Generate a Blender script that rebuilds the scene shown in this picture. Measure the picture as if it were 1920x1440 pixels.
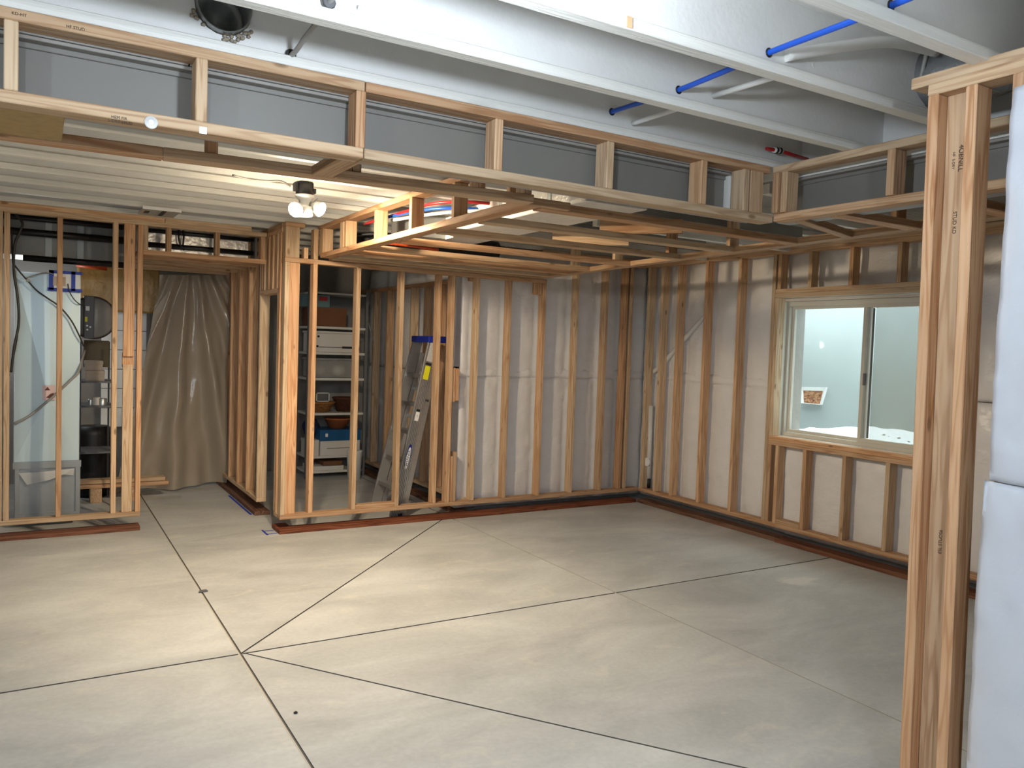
import bpy, bmesh, math, random
from mathutils import Vector, Matrix, noise
random.seed(7)
S = bpy.context.scene
COL = S.collection
for o in list(bpy.data.objects): bpy.data.objects.remove(o)

# ---------------------------------------------------------------- camera
cd = bpy.data.cameras.new('camera'); cam = bpy.data.objects.new('camera', cd); COL.objects.link(cam)
cd.sensor_fit = 'HORIZONTAL'; cd.sensor_width = 36.0; cd.lens = 1493.996/1920*36; cd.clip_start = 0.05; cd.clip_end = 60
P, Yw, Rl = 0.04713537, 0.53900494, -0.03419546
fw = Vector((math.sin(Yw)*math.cos(P), math.cos(Yw)*math.cos(P), -math.sin(P)))
rt = Vector((math.cos(Yw), -math.sin(Yw), 0)); dn = fw.cross(rt)
r2 = rt*math.cos(Rl)+dn*math.sin(Rl); d2 = -rt*math.sin(Rl)+dn*math.cos(Rl)
M = Matrix((r2, -d2, -fw)).transposed().to_4x4(); M.translation = (0, 0, 1.64)
cam.matrix_world = M; S.camera = cam

# ---------------------------------------------------------------- world, lamps, exposure
W = bpy.data.worlds.new('sky'); S.world = W; W.use_nodes = True
bg = W.node_tree.nodes['Background']; bg.inputs[0].default_value = (0.80, 0.93, 0.95, 1); bg.inputs[1].default_value = 5.6
S.view_settings.view_transform = 'Standard'; S.view_settings.look = 'None'
S.view_settings.exposure = 0.55; S.view_settings.gamma = 1.0; S.view_settings.use_curve_mapping = False

def lamp(name, loc, power, col, rad=0.05):
    l = bpy.data.lights.new(name, 'POINT'); l.energy = power; l.color = col; l.shadow_soft_size = rad
    o = bpy.data.objects.new(name, l); COL.objects.link(o); o.location = loc; return o
WARM = (1.0, 0.83, 0.60); COOL = (0.76, 0.87, 1.0)
def spot(name, loc, power, col, d, ang=160, rad=0.045):
    l = bpy.data.lights.new(name, 'SPOT'); l.energy = power; l.color = col; l.shadow_soft_size = rad; l.spot_size = math.radians(ang); l.spot_blend = .35
    o = bpy.data.objects.new(name, l); COL.objects.link(o); o.location = loc; o.rotation_euler = Vector(d).to_track_quat('-Z', 'Y').to_euler(); return o
lamp('flood_light', (1.33, 4.90, 2.395), 11, WARM, 0.045); spot('flood_beam', (1.33, 4.90, 2.395), 92, WARM, (-.5, .0, -1))
lamp('flood_light', (1.535, 4.93, 2.415), 11, WARM, 0.045); spot('flood_beam', (1.535, 4.93, 2.415), 112, WARM, (.7, .25, -.95))
lamp('bulb_and_fill_light', (0.86, 1.50, 2.42), 49, COOL, 0.06)
lamp('bulb_and_fill_light', (-1.25, 1.1, 2.42), 30, COOL, 0.06)
lamp('bulb_and_fill_light', (-0.6, -1.5, 2.42), 105, COOL, 0.06)
lamp('bulb_and_fill_light', (-0.1, 9.25, 1.85), 10, (0.92, 0.97, 1.0), 0.06)  # lamp added to brighten the white sectional panel; no bulb stands here

# ---------------------------------------------------------------- materials
def srgb(r, g, b):
    f = lambda c: ((c/255+0.055)/1.055)**2.4 if c > 10 else c/255/12.92
    return (f(r), f(g), f(b), 1)
MATS = {}
def mat(name, col, rough=0.6, metal=0.0, bump=0.0, bscale=30, vary=0.0, vscale=3, stretch=(1, 1, 1), emit=0, alpha=1.0, trans=0.0, randv=0.0, spec=0.5, col2=None, detail=4):
    if name in MATS: return MATS[name]
    m = bpy.data.materials.new(name); m.use_nodes = True; nt = m.node_tree; N = nt.nodes; L = nt.links
    b = N['Principled BSDF']; b.inputs['Roughness'].default_value = rough; b.inputs['Metallic'].default_value = metal
    b.inputs['Base Color'].default_value = col; b.inputs['Alpha'].default_value = alpha
    b.inputs['Specular IOR Level'].default_value = spec; b.inputs['Transmission Weight'].default_value = trans
    if emit: b.inputs['Emission Color'].default_value = col; b.inputs['Emission Strength'].default_value = emit
    tc = N.new('ShaderNodeTexCoord'); mp = N.new('ShaderNodeMapping'); L.new(tc.outputs['Object'], mp.inputs[0]); mp.inputs['Scale'].default_value = stretch
    if vary or col2:
        n = N.new('ShaderNodeTexNoise'); n.inputs['Scale'].default_value = vscale; n.inputs['Detail'].default_value = detail; n.inputs['Roughness'].default_value = 0.6
        L.new(mp.outputs[0], n.inputs['Vector'])
        r = N.new('ShaderNodeValToRGB'); r.color_ramp.elements[0].position = 0.32; r.color_ramp.elements[1].position = 0.68
        c2 = col2 or tuple(c*(1-vary) for c in col[:3])+(1,)
        r.color_ramp.elements[0].color = c2; r.color_ramp.elements[1].color = col
        L.new(n.outputs['Fac'], r.inputs[0]); last = r.outputs[0]
        if randv:
            oi = N.new('ShaderNodeObjectInfo'); h = N.new('ShaderNodeHueSaturation'); mr = N.new('ShaderNodeMapRange')
            L.new(oi.outputs['Random'], mr.inputs[0]); mr.inputs[3].default_value = 1-randv; mr.inputs[4].default_value = 1+randv
            L.new(mr.outputs[0], h.inputs['Value']); L.new(last, h.inputs['Color']); last = h.outputs[0]
        L.new(last, b.inputs['Base Color'])
    if bump:
        n2 = N.new('ShaderNodeTexNoise'); n2.inputs['Scale'].default_value = bscale; n2.inputs['Detail'].default_value = 5
        L.new(mp.outputs[0], n2.inputs['Vector'])
        bp = N.new('ShaderNodeBump'); bp.inputs['Strength'].default_value = bump; bp.inputs['Distance'].default_value = 0.02
        L.new(n2.outputs['Fac'], bp.inputs['Height']); L.new(bp.outputs[0], b.inputs['Normal'])
    MATS[name] = m; return m

def wood(name, a, b_, c, knots=True):
    """framing lumber; boards run along their own local X; a darkest grain, b_ body, c pale"""
    m = bpy.data.materials.new(name); m.use_nodes = True; nt = m.node_tree; N = nt.nodes; L = nt.links
    b = N['Principled BSDF']; b.inputs['Roughness'].default_value = 0.62; b.inputs['Specular IOR Level'].default_value = 0.3
    tc = N.new('ShaderNodeTexCoord'); oi = N.new('ShaderNodeObjectInfo')
    ad = N.new('ShaderNodeVectorMath'); ad.operation = 'MULTIPLY_ADD'
    cb = N.new('ShaderNodeCombineXYZ')
    for i, k in enumerate((37.0, 11.0, 23.0)):
        mm = N.new('ShaderNodeMath'); mm.operation = 'MULTIPLY'; mm.inputs[1].default_value = k; L.new(oi.outputs['Random'], mm.inputs[0]); L.new(mm.outputs[0], cb.inputs[i])
    av = N.new('ShaderNodeVectorMath'); av.operation = 'ADD'; L.new(tc.outputs['Object'], av.inputs[0]); L.new(cb.outputs[0], av.inputs[1])
    mp = N.new('ShaderNodeMapping'); mp.inputs['Scale'].default_value = (0.35, 7, 7); L.new(av.outputs[0], mp.inputs[0])
    n = N.new('ShaderNodeTexNoise'); n.inputs['Scale'].default_value = 3.2; n.inputs['Detail'].default_value = 2; n.inputs['Distortion'].default_value = 0.4; L.new(mp.outputs[0], n.inputs[0])
    w = N.new('ShaderNodeMath'); w.operation = 'MULTIPLY'; w.inputs[1].default_value = 34; L.new(n.outputs['Fac'], w.inputs[0])
    sn = N.new('ShaderNodeMath'); sn.operation = 'SINE'; L.new(w.outputs[0], sn.inputs[0])
    mr = N.new('ShaderNodeMapRange'); mr.inputs[1].default_value = -1; L.new(sn.outputs[0], mr.inputs[0])
    rp = N.new('ShaderNodeValToRGB'); rp.color_ramp.elements[0].color = a; rp.color_ramp.elements[0].position = 0.0
    e = rp.color_ramp.elements.new(0.35); e.color = b_; rp.color_ramp.elements[-1].color = c
    L.new(mr.outputs[0], rp.inputs[0])
    mp3 = N.new('ShaderNodeMapping'); mp3.inputs['Scale'].default_value = (1.2, 3, 3); L.new(av.outputs[0], mp3.inputs[0])
    nb = N.new('ShaderNodeTexNoise'); nb.inputs['Scale'].default_value = 2.0; L.new(mp3.outputs[0], nb.inputs[0])
    mx = N.new('ShaderNodeMix'); mx.data_type = 'RGBA'; mx.blend_type = 'MIX'
    mb = N.new('ShaderNodeMapRange'); mb.inputs[1].default_value = 0.35; mb.inputs[2].default_value = 0.65; mb.inputs[3].default_value = 0.15; mb.inputs[4].default_value = 0.6
    L.new(nb.outputs['Fac'], mb.inputs[0]); L.new(mb.outputs[0], mx.inputs[0]); L.new(rp.outputs[0], mx.inputs[6]); mx.inputs[7].default_value = b_
    last = mx.outputs[2]
    h = N.new('ShaderNodeHueSaturation'); v = N.new('ShaderNodeMapRange'); v.inputs[3].default_value = 0.80; v.inputs[4].default_value = 1.14
    L.new(oi.outputs['Random'], v.inputs[0]); L.new(v.outputs[0], h.inputs['Value'])
    fr = N.new('ShaderNodeMath'); fr.operation = 'MULTIPLY'; fr.inputs[1].default_value = 7.31; L.new(oi.outputs['Random'], fr.inputs[0])
    f2 = N.new('ShaderNodeMath'); f2.operation = 'FRACT'; L.new(fr.outputs[0], f2.inputs[0])
    hv = N.new('ShaderNodeMapRange'); hv.inputs[3].default_value = 0.488; hv.inputs[4].default_value = 0.506; L.new(f2.outputs[0], hv.inputs[0]); L.new(hv.outputs[0], h.inputs['Hue'])
    sv = N.new('ShaderNodeMapRange'); sv.inputs[3].default_value = 1.08; sv.inputs[4].default_value = 0.84; L.new(f2.outputs[0], sv.inputs[0]); L.new(sv.outputs[0], h.inputs['Saturation'])
    L.new(last, h.inputs['Color']); last = h.outputs[0]
    if knots:
        mk = N.new('ShaderNodeMapping'); mk.inputs['Scale'].default_value = (2.0, 5, 5); L.new(av.outputs[0], mk.inputs[0])
        vo = N.new('ShaderNodeTexVoronoi'); vo.inputs['Scale'].default_value = 1.6; L.new(mk.outputs[0], vo.inputs['Vector'])
        kr = N.new('ShaderNodeMapRange'); kr.inputs[1].default_value = 0.055; kr.inputs[2].default_value = 0.11; kr.inputs[3].default_value = 0.75; kr.inputs[4].default_value = 0.0
        L.new(vo.outputs['Distance'], kr.inputs[0])
        mx2 = N.new('ShaderNodeMix'); mx2.data_type = 'RGBA'; L.new(kr.outputs[0], mx2.inputs[0]); L.new(last, mx2.inputs[6]); mx2.inputs[7].default_value = tuple(x*0.45 for x in a[:3])+(1,)
        last = mx2.outputs[2]
    L.new(last, b.inputs['Base Color'])
    bp = N.new('ShaderNodeBump'); bp.inputs['Strength'].default_value = 0.12; bp.inputs['Distance'].default_value = 0.004; L.new(sn.outputs[0], bp.inputs['Height']); L.new(bp.outputs[0], b.inputs['Normal'])
    MATS[name] = m; return m

WOOD = wood('framing_lumber', srgb(172, 130, 90), srgb(199, 162, 121), srgb(211, 178, 139))
TREAT = wood('treated_lumber', srgb(78, 44, 26), srgb(118, 72, 46), srgb(140, 92, 62))
JWHITE = mat('white_painted_flange', srgb(226, 224, 216), 0.55, vary=0.12, vscale=2.5, stretch=(0.5, 10, 10), bump=0.25, bscale=14)
JWEB = mat('grey_white_painted_web', srgb(226, 225, 221), 0.6, bump=0.07, bscale=45, vary=0.08, vscale=4)
POLY = mat('white_poly_facing', srgb(230, 226, 222), 0.33, bump=0.6, bscale=7, vary=0.06, vscale=5, stretch=(1, 1, 1.6), detail=6)
CONC = mat('foundation_concrete', srgb(150, 146, 140), 0.85, bump=0.3, bscale=20, vary=0.2, vscale=2)
GALV = mat('galvanized_sheet_metal', srgb(186, 192, 192), 0.38, metal=0.75, vary=0.12, vscale=3, bump=0.08, bscale=6)
GALVD = mat('dull_sheet_metal', srgb(150, 152, 150), 0.45, metal=0.6, vary=0.15, vscale=4)
FOIL = mat('foil_facing', srgb(242, 240, 234), 0.3, metal=0.35, bump=0.35, bscale=16, vary=0.1, vscale=6)
BLACKP = mat('black_pipe', srgb(22, 22, 24), 0.4)
BLACK = mat('black_plastic', srgb(18, 18, 20), 0.5)
BLUEP = mat('blue_pex', srgb(22, 82, 190), 0.35)
REDP = mat('red_pex', srgb(176, 32, 36), 0.35)
WHITE = mat('white_plastic', srgb(235, 235, 232), 0.4)
PVC = mat('white_pvc', srgb(216, 214, 208), 0.4, vary=0.05)
TAPE = mat('blue_painters_tape', srgb(34, 62, 170), 0.55)
ALU = mat('ladder_aluminium', srgb(190, 190, 188), 0.36, metal=0.8, vary=0.1, vscale=8, stretch=(6, 6, .5))
ALUD = mat('ladder_aluminium_groove', srgb(96, 96, 96), 0.4, metal=0.6)
LBLUE = mat('ladder_blue_cap', srgb(22, 42, 150), 0.4)
GREYC = mat('grey_cable', srgb(150, 148, 142), 0.5)
DKCABLE = mat('dark_cable', srgb(44, 42, 40), 0.5)
SHELFW = mat('white_shelf_enamel', srgb(214, 212, 204), 0.45)
SHELFG = mat('grey_slotted_steel', srgb(120, 120, 118), 0.5, metal=0.3)
CARD = mat('brown_cardboard', srgb(116, 76, 48), 0.8, vary=0.1)
WHITEB = mat('white_card_box', srgb(216, 212, 204), 0.6, vary=0.05)
TEAL = mat('teal_box', srgb(100, 132, 136), 0.6)
RED = mat('red_print', srgb(170, 40, 44), 0.6)
BLUEB = mat('blue_lid', srgb(20, 84, 130), 0.4)
NAVY = mat('navy_fabric', srgb(24, 34, 84), 0.8)
BASKET = mat('wicker', srgb(176, 120, 62), 0.7, bump=0.9, bscale=70, vary=0.35, vscale=40)
BASKETD = mat('dark_wicker', srgb(96, 54, 36), 0.7, bump=0.9, bscale=70, vary=0.35, vscale=40)
TERRA = mat('terracotta', srgb(160, 92, 48), 0.7, vary=0.15, vscale=10)
GREENG = mat('green_glass', srgb(110, 130, 70), 0.2)
AMBER = mat('amber_faced_insulation', srgb(176, 138, 74), 0.3, bump=0.6, bscale=9, vary=0.25, vscale=4)
ORANGE = mat('orange_pipe', srgb(196, 74, 28), 0.4)
INK = mat('dark_ink', srgb(56, 40, 30), 0.8)
BLACKI = mat('black_ink', srgb(20, 20, 24), 0.7)
YEL = mat('yellow_label', srgb(226, 220, 30), 0.5)
LOGOB = mat('logo_blue', srgb(26, 30, 120), 0.5)
PINK = mat('pink_paper', srgb(220, 190, 186), 0.7)
DARKG = mat('dark_grey_housing', srgb(92, 92, 94), 0.5)
MIDG = mat('grey_steel_drum', srgb(134, 132, 128), 0.45, metal=0.3)
VINYL = mat('white_vinyl', srgb(206, 200, 186), 0.4)
SNOW = mat('snow', srgb(246, 250, 252), 0.7, bump=0.5, bscale=12)
LINER = mat('well_liner', srgb(146, 157, 156), 0.5, bump=0.1, bscale=5, vary=0.06)
LINERB = mat('ribbed_well_steel', srgb(206, 212, 200), 0.5, vary=0.12, vscale=2, stretch=(1, 4, .5))
CHIP = mat('wood_chips', srgb(190, 120, 70), 0.8, col2=srgb(60, 32, 18), vscale=45)
CHIPW = mat('pale_wood_chip', srgb(206, 150, 104), 0.8, randv=.3, vary=.4, vscale=20)
EMITW = mat('lit_flood_face', (1.0, 0.93, 0.80, 1), 0.5, emit=26)
EMITC = mat('lit_led_bulb', (0.9, 0.95, 1.0, 1), 0.5, emit=8)
FILL = mat('pale_joint_filler', srgb(186, 180, 166), 0.8)
SUBF = mat('painted_subfloor', srgb(226, 224, 219), 0.7, vary=0.08, bump=0.1, bscale=40)
OSB = mat('tan_panel', srgb(178, 148, 98), 0.7, vary=0.2, vscale=20)
FLEX = mat('grey_flex_duct', srgb(120, 120, 118), 0.35, bump=0.7, bscale=12, vary=0.2)

def mixed(name, col, rough, transp, tl=0.0, bump=0.0, bscale=8):
    m = bpy.data.materials.new(name); m.use_nodes = True; nt = m.node_tree; N = nt.nodes; L = nt.links
    b = N['Principled BSDF']; out = N['Material Output']; b.inputs['Base Color'].default_value = col; b.inputs['Roughness'].default_value = rough
    t = N.new('ShaderNodeBsdfTransparent'); mx = N.new('ShaderNodeMixShader'); mx.inputs[0].default_value = transp
    L.new(b.outputs[0], mx.inputs[1]); L.new(t.outputs[0], mx.inputs[2]); L.new(mx.outputs[0], out.inputs[0])
    if bump:
        tc = N.new('ShaderNodeTexCoord'); n2 = N.new('ShaderNodeTexNoise'); n2.inputs['Scale'].default_value = bscale; L.new(tc.outputs['Object'], n2.inputs[0])
        bp = N.new('ShaderNodeBump'); bp.inputs['Strength'].default_value = bump; bp.inputs['Distance'].default_value = 0.02; L.new(n2.outputs['Fac'], bp.inputs['Height']); L.new(bp.outputs[0], b.inputs['Normal'])
    MATS[name] = m; return m
DRAPE = mixed('clear_plastic_sheet', srgb(170, 156, 138), 0.2, 0.15, bump=0.3)
GLASS = mixed('window_glass', srgb(235, 245, 245), 0.03, 0.93)
SCREEN = mixed('insect_screen', srgb(150, 152, 128), 0.8, 0.66)
CLEAR = mixed('clear_tub_plastic', srgb(190, 190, 185), 0.15, 0.55)

# concrete floor
def floor_mat():
    m = bpy.data.materials.new('troweled_concrete'); m.use_nodes = True; nt = m.node_tree; N = nt.nodes; L = nt.links
    b = N['Principled BSDF']; b.inputs['Roughness'].default_value = 0.5; b.inputs['Specular IOR Level'].default_value = 0.35
    tc = N.new('ShaderNodeTexCoord')
    def nz(scale, detail, st=(1, 1, 1), dist=0):
        mp = N.new('ShaderNodeMapping'); mp.inputs['Scale'].default_value = st; mp.inputs['Rotation'].default_value = (0, 0, 0.5); L.new(tc.outputs['Object'], mp.inputs[0])
        n = N.new('ShaderNodeTexNoise'); n.inputs['Scale'].default_value = scale; n.inputs['Detail'].default_value = detail; n.inputs['Roughness'].default_value = 0.62; n.inputs['Distortion'].default_value = dist; L.new(mp.outputs[0], n.inputs[0]); return n
    def ramp(n, p0, c0, p1, c1):
        r = N.new('ShaderNodeValToRGB'); r.color_ramp.elements[0].position = p0; r.color_ramp.elements[1].position = p1; r.color_ramp.elements[0].color = c0; r.color_ramp.elements[1].color = c1; L.new(n.outputs['Fac'], r.inputs[0]); return r
    n1 = nz(0.9, 9, (1, 2.2, 1), 0.6); r1 = ramp(n1, .32, srgb(170, 170, 167), .68, srgb(205, 205, 201))
    n2 = nz(2.6, 8, (1, 1.8, 1), 1.2); r2_ = ramp(n2, .56, (0, 0, 0, 1), .72, (1, 1, 1, 1))
    mx = N.new('ShaderNodeMix'); mx.data_type = 'RGBA'; mul = N.new('ShaderNodeMath'); mul.operation = 'MULTIPLY'; mul.inputs[1].default_value = .55
    L.new(r2_.outputs[0], mul.inputs[0]); L.new(mul.outputs[0], mx.inputs[0]); L.new(r1.outputs[0], mx.inputs[6]); mx.inputs[7].default_value = srgb(210, 206, 192)
    n3 = nz(40, 3); r3 = ramp(n3, .3, (.90, .90, .90, 1), .7, (1, 1, 1, 1))
    m2 = N.new('ShaderNodeMix'); m2.data_type = 'RGBA'; m2.blend_type = 'MULTIPLY'; m2.inputs[0].default_value = 1; L.new(mx.outputs[2], m2.inputs[6]); L.new(r3.outputs[0], m2.inputs[7])
    last = m2.outputs[2]
    # pale efflorescence patches with ragged edges
    for (x, y, sx, sy) in ((0.04, 4.28, .15, .05), (0.20, 4.05, .20, .06), (0.75, 4.02, .22, .06), (0.10, 3.25, .2, .12), (3.0, 3.75, .7, .28), (4.55, 4.55, .22, .10)):
        s = N.new('ShaderNodeVectorMath'); s.operation = 'SUBTRACT'; s.inputs[1].default_value = (x, y, 0); L.new(tc.outputs['Object'], s.inputs[0])
        d = N.new('ShaderNodeVectorMath'); d.operation = 'DIVIDE'; d.inputs[1].default_value = (sx, sy, 100); L.new(s.outputs[0], d.inputs[0])
        ln = N.new('ShaderNodeVectorMath'); ln.operation = 'LENGTH'; L.new(d.outputs[0], ln.inputs[0])
        ad = N.new('ShaderNodeMath'); ad.operation = 'MULTIPLY_ADD'; ad.inputs[1].default_value = 2.2; L.new(n2.outputs['Fac'], ad.inputs[0]); L.new(ln.outputs['Value'], ad.inputs[2])
        mr = N.new('ShaderNodeMapRange'); mr.inputs[1].default_value = 1.55; mr.inputs[2].default_value = 2.0; mr.inputs[3].default_value = .6; mr.inputs[4].default_value = 0; L.new(ad.outputs[0], mr.inputs[0])
        mm = N.new('ShaderNodeMix'); mm.data_type = 'RGBA'; L.new(mr.outputs[0], mm.inputs[0]); L.new(last, mm.inputs[6]); mm.inputs[7].default_value = srgb(226, 222, 210); last = mm.outputs[2]
    L.new(last, b.inputs['Base Color'])
    bp = N.new('ShaderNodeBump'); bp.inputs['Strength'].default_value = .12; bp.inputs['Distance'].default_value = .01; L.new(n2.outputs['Fac'], bp.inputs['Height']); L.new(bp.outputs[0], b.inputs['Normal'])
    rr = N.new('ShaderNodeMapRange'); rr.inputs[3].default_value = .42; rr.inputs[4].default_value = .62; L.new(n1.outputs['Fac'], rr.inputs[0]); L.new(rr.outputs[0], b.inputs['Roughness'])
    return m
FLOORM = floor_mat()
GROOVE = mat('dirty_joint_concrete', srgb(104, 98, 90), 0.9, vary=.2, vscale=10)  # dark, dirty concrete of the joint sides and groove bottom

# ---------------------------------------------------------------- helpers
def thing(name, label, cat, loc=(0, 0, 0), group=None):
    o = bpy.data.objects.new(name, None); COL.objects.link(o); o.location = loc; o.empty_display_size = .05
    o['label'] = label; o['category'] = cat
    if group: o['group'] = group
    return o
def structure(name, loc=(0, 0, 0)):
    o = bpy.data.objects.new(name, None); COL.objects.link(o); o.location = loc; o['kind'] = 'structure'; o.empty_display_size = .05; return o
def wmat(o):
    m = Matrix.LocRotScale(o.location, o.rotation_euler, o.scale)
    return wmat(o.parent) @ o.matrix_parent_inverse @ m if o.parent else m
def link(name, me, m, parent=None, loc=(0, 0, 0), rot=None, label=None, cat=None, group=None, kind=None):
    """loc is a world position; parents are never rotated"""
    o = bpy.data.objects.new(name, me); COL.objects.link(o)
    if m is not None and not me.materials: me.materials.append(m)
    if parent: o.parent = parent; o.matrix_parent_inverse = wmat(parent).inverted()
    o.location = loc
    if rot is not None: o.rotation_euler = rot
    if label: o['label'] = label
    if cat: o['category'] = cat
    if group: o['group'] = group
    if kind: o['kind'] = kind
    return o
BC = {}
def box_mesh(sx, sy, sz, bev=.003):
    k = (round(sx, 4), round(sy, 4), round(sz, 4), bev)
    bm = bmesh.new(); bmesh.ops.create_cube(bm, size=1)
    for v in bm.verts: v.co = Vector((v.co.x*sx, v.co.y*sy, v.co.z*sz))
    if bev and min(sx, sy, sz) > 3*bev: bmesh.ops.bevel(bm, geom=bm.edges[:], offset=bev, segments=1, affect='EDGES', profile=.5)
    me = bpy.data.meshes.new('box'); bm.to_mesh(me); bm.free(); return me
def get_box(sx, sy, sz, bev, m):
    k = (round(sx, 4), round(sy, 4), round(sz, 4), bev, m.name)
    if k not in BC: me = box_mesh(sx, sy, sz, bev); me.materials.append(m); BC[k] = me
    return BC[k]
RX = (0, 0, 0); RY = (0, 0, math.pi/2); RZ = (0, -math.pi/2, 0)
def board(parent, name, x0, x1, y0, y1, z0, z1, m=None, bev=.003, jit=.0, **kw):
    """axis-aligned board: its own local X is its longest side, so the grain follows it"""
    m = m or WOOD; d = (x1-x0, y1-y0, z1-z0); c = ((x0+x1)/2, (y0+y1)/2, (z0+z1)/2)
    a = max(range(3), key=lambda i: d[i])
    if a == 0: dims, rot = d, RX
    elif a == 1: dims, rot = (d[1], d[0], d[2]), RY
    else: dims, rot = (d[2], d[1], d[0]), RZ
    rot = Vector(rot)
    if jit: rot = Vector((rot.x, rot.y, rot.z+random.uniform(-jit, jit)))
    return link(name, get_box(*dims, bev, m), None, parent, c, rot, **kw)
def bar(parent, name, p, q, w, h, m=None, bev=.003, up=(0, 0, 1), **kw):
    """board between two world points; w across, h along 'up'"""
    p, q = Vector(p), Vector(q); d = q-p; X = d.normalized(); Zv = Vector(up); Yv = Zv.cross(X).normalized(); Zv = X.cross(Yv)
    rot = Matrix((X, Yv, Zv)).transposed().to_euler()
    return link(name, get_box(d.length, w, h, bev, m or WOOD), None, parent, (p+q)/2, rot, **kw)
class MB:
    def __init__(s): s.bm = bmesh.new()
    def box(s, x0, x1, y0, y1, z0, z1, bev=0):
        r = bmesh.ops.create_cube(s.bm, size=1)
        for v in r['verts']: v.co = Vector(((x0+x1)/2+v.co.x*(x1-x0), (y0+y1)/2+v.co.y*(y1-y0), (z0+z1)/2+v.co.z*(z1-z0)))
        if bev:
            es = list({e for v in r['verts'] for e in v.link_edges}); bmesh.ops.bevel(s.bm, geom=es, offset=bev, segments=2, affect='EDGES', profile=.5)
        return s
    def tube(s, pts, r, seg=10, cap=True):
        pts = [Vector(p) for p in pts]; rings = []
        rr = r if isinstance(r, (list, tuple)) else [r]*len(pts)
        prev = None
        for i, p in enumerate(pts):
            t = (pts[min(i+1, len(pts)-1)]-pts[max(i-1, 0)]).normalized()
            ref = prev if prev is not None else (Vector((0, 0, 1)) if abs(t.z) < .9 else Vector((1, 0, 0)))
            u = (ref-t*ref.dot(t)).normalized(); prev = u; v = t.cross(u)
            rings.append([s.bm.verts.new(p+(u*math.cos(2*math.pi*k/seg)+v*math.sin(2*math.pi*k/seg))*rr[i]) for k in range(seg)])
        for a, b in zip(rings, rings[1:]):
            for k in range(seg): f = s.bm.faces.new((a[k], a[(k+1) % seg], b[(k+1) % seg], b[k])); f.smooth = True
        if cap: s.bm.faces.new(rings[0][::-1]); s.bm.faces.new(rings[-1])
        return s
    def lathe(s, prof, c=(0, 0, 0), axis='Z', seg=24, cap=False):
        c = Vector(c); rings = []
        for (r, h) in prof:
            ring = []
            for k in range(seg):
                a = 2*math.pi*k/seg; x, y = r*math.cos(a), r*math.sin(a)
                p = {'Z': (x, y, h), 'Y': (x, h, y), 'X': (h, x, y)}[axis]; ring.append(s.bm.verts.new(c+Vector(p)))
            rings.append(ring)
        for a, b in zip(rings, rings[1:]):
            for k in range(seg): f = s.bm.faces.new((a[k], a[(k+1) % seg], b[(k+1) % seg], b[k])); f.smooth = True
        if cap: s.bm.faces.new(rings[0][::-1]); s.bm.faces.new(rings[-1])
        return s
    def poly(s, pts, ext):
        """flat polygon extruded along vector ext"""
        ext = Vector(ext); a = [s.bm.verts.new(p) for p in pts]; b = [s.bm.verts.new(Vector(p)+ext) for p in pts]; n = len(pts)
        s.bm.faces.new(a[::-1]); s.bm.faces.new(b)
        for i in range(n): s.bm.faces.new((a[i], a[(i+1) % n], b[(i+1) % n], b[i]))
        return s
    def build(s, name, m, parent=None, **kw):
        """vertices were given in world coordinates; the origin goes to the middle of the base"""
        bm = s.bm; bmesh.ops.recalc_face_normals(bm, faces=bm.faces[:])
        xs = [v.co for v in bm.verts]; o = Vector(((min(p.x for p in xs)+max(p.x for p in xs))/2, (min(p.y for p in xs)+max(p.y for p in xs))/2, min(p.z for p in xs)))
        for v in bm.verts: v.co -= o
        me = bpy.data.meshes.new(name); bm.to_mesh(me); bm.free()
        return link(name, me, m, parent, o, **kw)
def smooth_path(pts, n=6):
    pts = [Vector(p) for p in pts]; out = []
    for i in range(len(pts)-1):
        p0, p1, p2, p3 = pts[max(i-1, 0)], pts[i], pts[i+1], pts[min(i+2, len(pts)-1)]
        for k in range(n):
            t = k/n; out.append(.5*((2*p1)+(p2-p0)*t+(2*p0-5*p1+4*p2-p3)*t*t+(3*p1-p0-3*p2+p3)*t**3))
    out.append(pts[-1]); return out
def text(parent, name, s, size, loc, X, Yd, m, ext=.0004, **kw):
    """flat lettering lying in the plane spanned by world directions X (reading) and Yd (up)"""
    c = bpy.data.curves.new(name, 'FONT'); c.body = s; c.size = size; c.align_x = 'CENTER'; c.align_y = 'CENTER'; c.extrude = ext
    t = bpy.data.objects.new(name, c); COL.objects.link(t); bpy.context.view_layer.update()
    me = bpy.data.meshes.new_from_object(t.evaluated_get(bpy.context.evaluated_depsgraph_get())); bpy.data.objects.remove(t)
    X = Vector(X).normalized(); Yv = Vector(Yd); Yv = (Yv-X*Yv.dot(X)).normalized(); Zv = X.cross(Yv)
    me.materials.clear(); me.materials.append(m)
    return link(name, me, None, parent, loc, Matrix((X, Yv, Zv)).transposed().to_euler(), **kw)

# ================================================================ FLOOR
ZC = 2.61
fl = structure('floor')
MB().box(-3.3, 6.1, -3.1, 9.95, -.15, -.006).build('slab_bed', GROOVE, fl)
def cut(poly, p, q, gap):
    """split convex polygon by line p->q leaving a gap"""
    n = Vector((-(q[1]-p[1]), q[0]-p[0])); n.normalize(); out = []
    for sgn in (1, -1):
        res = []
        for i in range(len(poly)):
            a, b = Vector(poly[i]), Vector(poly[(i+1) % len(poly)])
            da = sgn*(a-Vector(p)).dot(n)-gap/2; db = sgn*(b-Vector(p)).dot(n)-gap/2
            if da >= 0: res.append(a)
            if da*db < 0: res.append(a+(b-a)*(da/(da-db)))
        if len(res) > 2: out.append([tuple(v) for v in res])
    return out
def inside(poly, p):
    s = 0
    for i in range(len(poly)):
        a, b = poly[i], poly[(i+1) % len(poly)]; c = (b[0]-a[0])*(p[1]-a[1])-(b[1]-a[1])*(p[0]-a[0])
        if c*s < 0: return False
        s = s or c
    return True
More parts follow.
